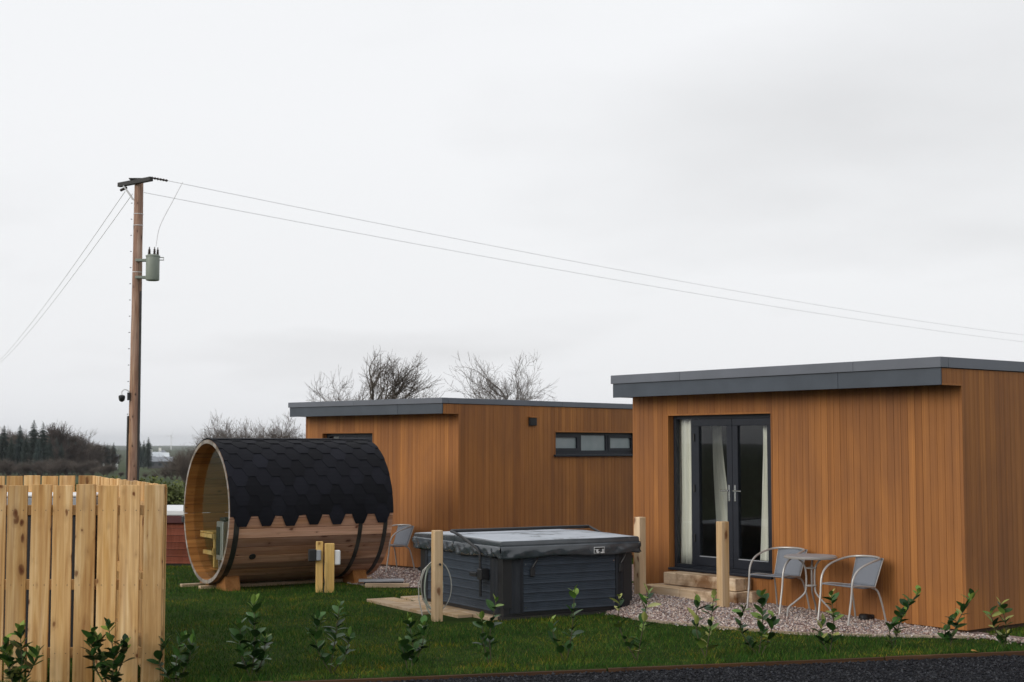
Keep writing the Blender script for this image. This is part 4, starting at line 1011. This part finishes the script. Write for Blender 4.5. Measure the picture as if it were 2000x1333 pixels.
fl_ = link('fallen_leaf', leaf_mesh('fallen', 0), None, (4.66, 14.62, .03), (.2, .1, .5), label='orange fallen leaf lying on the lawn edging', cat='leaf'); fl_.scale = (.12, .12, .12)

# ---------------------------------------------------------------- trees
def bare_tree(seed, H, spread=.5, wind=0., levels=6, trunk_r=.16, stems=1, low=.25, nch=(2, 4), twig=.006, maxn=4200):
    """tapered limbs dividing down to twigs; returns (trunk, branches) MBs"""
    g = random.Random(seed); trunk, br = MB(), MB(); cnt = [0]
    Q = []
    for s_ in range(stems):
        d_ = Vector((g.uniform(-.3, .3) if stems > 1 else 0.08 * wind, g.uniform(-.1, .1), 1)).normalized()
        Q.append((Vector((g.uniform(-.4, .4) if stems > 1 else 0, 0, -.2)), d_, H * .30, trunk_r, 0))
    qi = 0
    while qi < len(Q) and qi < maxn:
        p, d_, L_, r, lv = Q[qi]; qi += 1
        n = 4 if lv < 3 else 3; pts = [p]; rad = [r]; q = p.copy(); dd = d_.copy()
        for i in range(n):
            dd = (dd + Vector((g.gauss(0, .16) + wind * .10, g.gauss(0, .16), g.gauss(.05, .10)))).normalized()
            q = q + dd * L_ / n; pts.append(q.copy()); rad.append(max(twig * .7, r * (1 - .45 * (i + 1) / n)))
        (trunk if lv == 0 else br).tube(pts, rad, 7 if lv == 0 else (5 if lv < 2 else 3), cap=False)
        if lv >= levels: continue
        k = g.randint(*nch) + (2 if lv == 0 else 0)
        for c in range(k):
            f = g.uniform(low if lv else .45, 1.0) if c else 1.0; idx = f * n; i0 = min(int(idx), n - 1); b = pts[i0].lerp(pts[i0 + 1], idx - i0)
            ax = Vector((g.gauss(0, 1), g.gauss(0, 1), g.gauss(0, .5))); ax = (ax - dd * ax.dot(dd)).normalized()
            an = g.uniform(.25, .35 + spread) if c else g.uniform(.05, .3)
            nd = (dd * math.cos(an) + ax * math.sin(an)); nd.z += .06; nd.normalize()
            Q.append((b, nd, L_ * g.uniform(.58, .86), max(twig, rad[i0] * g.uniform(.45, .7) if c else rad[-1]), lv + 1))
    zs_ = max(p[2] for p in br.v); k = H / zs_
    for m_ in (trunk, br): m_.v = [(a * k, b * k, c * k) for a, b, c in m_.v]
    return trunk, br
TREES = {}
def put_tree(key, x, y, label, sc=1, rz=0, group=None, z=None, name='bare_tree', sxy=1):
    a, b, ma, mb_ = TREES[key]
    t = thing(name, (x, y, gz(x, y) if z is None else z), rz, label, 'tree', group); t.scale = (sc * sxy, sc * sxy, sc)
    link('trunk', a, t); link('crown', b, t); return t
def reg(key, tb, mats): TREES[key] = (tb[0].mesh('trunk', mats[0], True), tb[1].mesh('crown', mats[1]), 0, 0)
reg('big1', bare_tree(5, 7.4, 1.0, .35, 6, .30, 1, .25, (3, 4), .006, 5000), ('bark', 'twig'))
reg('big2', bare_tree(14, 7.3, .8, .0, 6, .24, 1, .25, (3, 4), .006, 5500), ('bark', 'twig_grey'))
put_tree('big1', -5.6, 70, 'windswept bare tree behind the left end of the far cabin', group='bare trees behind the far cabin')
put_tree('big2', .2, 70, 'rounded pale bare tree behind the right part of the far cabin', group='bare trees behind the far cabin')
put_tree('big1', -8.9, 73, 'low spreading bare tree left of the windswept tree', .72, 2.2, 'bare trees behind the far cabin')
for i in range(3): reg('scrub%d' % i, bare_tree(30 + i, 4.6, .75, .0, 5, .08, 7, .15, (3, 5), .008, 4200), ('bark', ('twig', 'twig', 'twig_grey')[i]))
labs = ['dense brown scrub tree at the left edge of the barrel sauna', 'twiggy bare tree rising just left of the sauna roof', 'tallest twiggy bare tree above the sauna front', 'grey bare tree above the middle of the sauna roof', 'pale bare tree above the right part of the sauna roof', 'low bare shrub tree between the sauna roof and far cabin']
for i, (x, sc) in enumerate(((-20.5, .66), (-19.3, .95), (-17.6, 1.1), (-15.9, 1.14), (-13.9, .98), (-12.3, .92))):
    put_tree('scrub%d' % (i % 3 if i < 3 else (2 if i in (3, 5) else 1)), x, 90 + (i % 2) * 4, labs[i], sc, i * 1.3, 'bare trees behind the barrel sauna', sxy=(.62, .9, 1.15, 1.15, 1.15, 1.15)[i])
def conifer(seed, H, mat='needles'):
    g = random.Random(seed); tr = MB(); tr.tube([(0, 0, -.3), (0, 0, H * .97)], [.02 * H, .02], 6); cw = MB()
    z = .08 * H
    while z < H:
        f = 1 - z / H; rl = H * (.018 + .25 * f ** .75) * g.uniform(.65, 1.1); k = 9 if f > .1 else 5; a0 = g.uniform(0, 6)
        for c in range(k):
            a = a0 + c * 6.283 / k + g.uniform(-.3, .3); r = rl * g.uniform(.6, 1.15); dr = -r * g.uniform(.05, .4)
            ca, sa = math.cos(a), math.sin(a)
            for s_ in range(6):
                q = (s_ + g.uniform(0, 1)) / 6; bx, by, bz = ca * r * q, sa * r * q, z + dr * q * q
                w_ = min(.034 * H, .06 + r * .28) * (1.1 - .7 * q) * g.uniform(.6, 1.2); e = g.uniform(-1, 1)
                cw.add([(bx - sa * w_, by + ca * w_, bz - w_ * .5), (bx + ca * w_ * 1.3, by + sa * w_ * 1.3, bz + w_ * .3 * e), (bx + sa * w_, by - ca * w_, bz - w_ * .5), (bx, by, bz + w_ * .5)], [(0, 1, 3), (1, 2, 3)])
        z += H * .028 * g.uniform(.7, 1.2)
    tip = H
    cw.add([(-.01 * H, 0, H * .95), (.01 * H, 0, H * .95), (0, 0, H * 1.03)], [(0, 1, 2)])
    return tr, cw
for i in range(3): reg('con%d' % i, conifer(60 + i, 12.2), ('bark', ('needles', 'needles2', 'needles')[i]))
for i in range(2): reg('larch%d' % i, bare_tree(80 + i, 10.5, .5, 0, 4, .12, 1, .1, (5, 8), .022, 3200), ('bark', ('twig_red', 'twig')[i]))
def px2(px, Y): return (px - 1000) / 2778 * Y
# (pixel column only used to lay out the wood on its real distance), top height above camera
con = [(-6, 262, .96), (10, 258, .86), (41, 264, .88), (68, 258, .95), (86, 256, .90), (25, 254, .66), (54, 252, .70), (77, 250, .62), (99, 262, .66), (122, 270, .58), (136, 276, .62), (162, 285, .54), (112, 275, .70), (150, 285, .62), (176, 300, .62), (197, 315, .60), (212, 310, .60), (224, 320, .64), (275, 420, .78), (292, 410, .86), (283, 430, .80), (-30, 290, 1.05)]
lar = [(2, 285, 1.1), (24, 280, 1.22), (34, 288, .95), (58, 284, .92), (78, 280, .95), (100, 286, 1.02), (108, 295, 1.08), (122, 285, 1.06), (134, 290, 1.08), (146, 288, .98), (160, 295, .92), (170, 290, .86), (184, 300, .84), (194, 310, .82), (206, 315, .72), (140, 275, .8), (118, 270, .85), (90, 270, .8), (62, 268, .78), (40, 266, .8), (16, 268, .9), (160, 272, .72), (180, 280, .66)]
names = ['first', 'second', 'third', 'fourth', 'fifth', 'sixth', 'seventh', 'eighth', 'ninth', 'tenth', 'eleventh', 'twelfth', 'thirteenth', 'fourteenth', 'fifteenth', 'sixteenth', 'seventeenth', 'eighteenth', 'nineteenth', 'twentieth', 'twenty-first', 'twenty-second', 'twenty-third']
co = sorted(con); la_ = sorted(lar)
kk = 0; k2 = 0
for i, (px, Y, s_) in enumerate(co):
    if px < 240: lab = 'dark conifer in the far wood, %s conifer from the left' % names[kk]; kk += 1
    else: lab = 'dark conifer beyond the pole near the white houses, %s of three' % names[k2]; k2 += 1
    put_tree('con%d' % (i % 3), px2(px, Y), Y, lab, s_ * .86, i * 1.7, 'conifers of the far wood', name='conifer')
for i, (px, Y, s_) in enumerate(la_):
    put_tree('larch%d' % (i % 2), px2(px, Y), Y, 'bare brown tree in the far wood, %s bare tree from the left' % names[i], s_ * (.84 + .16 * math.sin(i * 2.7)), i * 2.1, 'bare trees of the far wood')
# hedge scrub along the foot of the wood and before the houses
hs = [(-6, 235, .62), (22, 232, .6), (50, 230, .58), (78, 232, .6), (106, 228, .58), (134, 230, .62), (160, 226, .6), (186, 228, .56), (210, 222, .5), (288, 190, .13), (306, 180, .15), (326, 170, .24), (344, 160, .5), (358, 150, .7), (238, 215, .16), (262, 210, .14)]
for i, (px, Y, s_) in enumerate(sorted(hs)):
    put_tree('scrub%d' % (i % 2), px2(px, Y), Y, 'low brown hedge bush behind the fence, %s from the left' % names[i], s_ * 1.25, i * 1.1, 'brown hedge bushes', name='hedge_bush', sxy=1.5)
# yellow-green evergreen behind the reddish tub
def shrub(seed, rx, ry, rz_, n, ls):
    g = random.Random(seed); cw = MB(); tr = MB(); tr.tube([(0, 0, -.1), (0, 0, rz_)], [.05, .02], 6)
    lob = [(g.uniform(-.6, .6) * rx, g.uniform(-.5, .5) * ry, g.uniform(.5, 1.5) * rz_, g.uniform(.35, .6)) for _ in range(9)]
    for i in range(n):
        a, b, c, s_ = g.choice(lob); v_ = Vector((g.gauss(0, 1), g.gauss(0, 1), g.gauss(0, 1))).normalized() * g.uniform(.6, 1.05)
        p = Vector((a + v_.x * rx * s_, b + v_.y * ry * s_, max(.02, c + v_.z * rz_ * s_)))
        u_ = Vector((g.gauss(0, 1), g.gauss(0, 1), g.gauss(0, 1))).normalized() * ls; w_ = u_.orthogonal().normalized() * ls * .6
        cw.add([p - u_, p + w_, p + u_, p - w_], [(0, 1, 2, 3)])
    return tr, cw
reg('ever', shrub(3, 1.1, .9, .75, 3800, .045), ('bark', 'evergreen'))
for i, (x, y, s_, lab) in enumerate(((-8.35, 34.5, 1.0, 'yellow green evergreen bush above the reddish hot tub'), (-10.2, 35.0, 1.0, 'green evergreen bush behind the fence by the pole'))):
    t = put_tree('ever', x, y, lab, s_, i * 2, 'evergreen bushes', z=-.08, name='evergreen_bush'); t['category'] = 'bush'

# ---------------------------------------------------------------- far houses and turbine
M['render_white'] = plain('white_render', (.78, .78, .76), .8, 0, .08, .5); M['slate'] = plain('slate_roof', (.22, .24, .27), .6, 0, .15, .5)
M['paleroof'] = plain('pale_metal_roof', (.62, .66, .70), .5, 0, .08, .5); M['shed'] = plain('dark_shed', (.07, .075, .085), .6); M['farglass'] = plain('far_window', (.05, .06, .07), .2)
def house(x, y, rz, w_, d_, he, hr_, label, roof='slate', wall='render_white', chim=True):
    w_, d_, he, hr_ = w_ * .75, d_ * .75, he * .8, hr_ * .75
    t = thing('house', (x, y, gz(x, y)), rz, label, 'house', 'far houses of the village')
    mb = MB(); mb.box(-w_ / 2, w_ / 2, -d_ / 2, d_ / 2, -1, he)
    mb.add([(-w_ / 2, -d_ / 2, he), (-w_ / 2, d_ / 2, he), (-w_ / 2, 0, he + hr_), (w_ / 2, -d_ / 2, he), (w_ / 2, d_ / 2, he), (w_ / 2, 0, he + hr_)], [(0, 2, 1), (3, 4, 5)])
    mb.build('wall', wall, t)
    o_ = .3; mb = MB(); e = .18
    for s_ in (-1, 1):
        a = [(-w_ / 2 - o_, s_ * (d_ / 2 + o_), he - o_ * hr_ / (d_ / 2)), (w_ / 2 + o_, s_ * (d_ / 2 + o_), he - o_ * hr_ / (d_ / 2)), (w_ / 2 + o_, 0, he + hr_), (-w_ / 2 - o_, 0, he + hr_)]
        a2 = [(p[0], p[1], p[2] + e) for p in a]; mb.add(a + a2, [(0, 1, 2, 3), (4, 7, 6, 5), (0, 4, 5, 1), (1, 5, 6, 2), (3, 7, 4, 0)])
    rf = mb.build('roof', roof, t)
    if chim: MB().box(-w_ / 2 + .1, -w_ / 2 + 1.0, -.5, .5, he + hr_ * .6, he + hr_ + 1.3).build('chimney', wall, rf)
    for k in range(3):
        xx = -w_ / 2 + w_ * (k + .5) / 3; MB().box(xx - .45, xx + .45, -d_ / 2 - .05, -d_ / 2 + .05, .8, 1.7).build('window', 'farglass', t)
house(px2(304, 560), 560, R(60), 9, 8, 3.2, 3.4, 'white gabled house beyond the pole', roof='paleroof')
house(px2(313, 600), 600, R(20), 10, 7, 3.4, 3.0, 'white house with pale roof right of the gabled house', roof='paleroof')
house(px2(291, 540), 540, R(10), 7, 6, 2.6, 1.8, 'small pale outbuilding left of the gabled house', chim=False)
house(px2(318, 680), 680, R(80), 7, 7, 5, 3, 'tall white house farthest right of the village')
house(px2(318, 430), 430, R(5), 9, 8, 2.6, 1.6, 'long dark shed with pale grey roof below the white houses', wall='shed', chim=False)
house(px2(214, 420), 420, R(10), 7, 6, 2.6, 2.6, 'grey roofed cottage at the right end of the wood')
x, y = px2(336, 2500), 2500
t = thing('wind_turbine', (x, y, -4), 0, 'tiny white wind turbine on the horizon', 'wind turbine')
MB().tube([(0, 0, 0), (0, 0, 24)], [.9, .5], 8).build('tower', 'white', t, smooth=True)
MB().box(-.7, .7, -1.5, 1.5, 23.5, 25).build('nacelle', 'white', t)
for k in range(3):
    a = R(25 + 120 * k); MB().tube([(0, -1.7, 24.3), (10 * math.sin(a) * .5, -1.7, 24.3 + 10 * math.cos(a) * .5), (10 * math.sin(a), -1.7, 24.3 + 10 * math.cos(a))], [.5, .45, .1], 4).build('blade', 'white', t)

# ---------------------------------------------------------------- thin damp air
hz = MB().box(-9500, 9500, -9500, 9500, -42, 60).mesh('haze', 'white'); hz.materials.clear()
hm = bpy.data.materials.new('haze_volume'); hm.use_nodes = True; hn = hm.node_tree; hn.nodes.clear()
pv = N(hn, 'ShaderNodeVolumePrincipled'); pv.inputs['Color'].default_value = (.82, .86, .92, 1); pv.inputs['Density'].default_value = .00010
ho = N(hn, 'ShaderNodeOutputMaterial'); hn.links.new(pv.outputs[0], ho.inputs['Volume']); hz.materials.append(hm)
link('haze', hz, kind='stuff', label='thin pale haze filling the air', cat='haze')
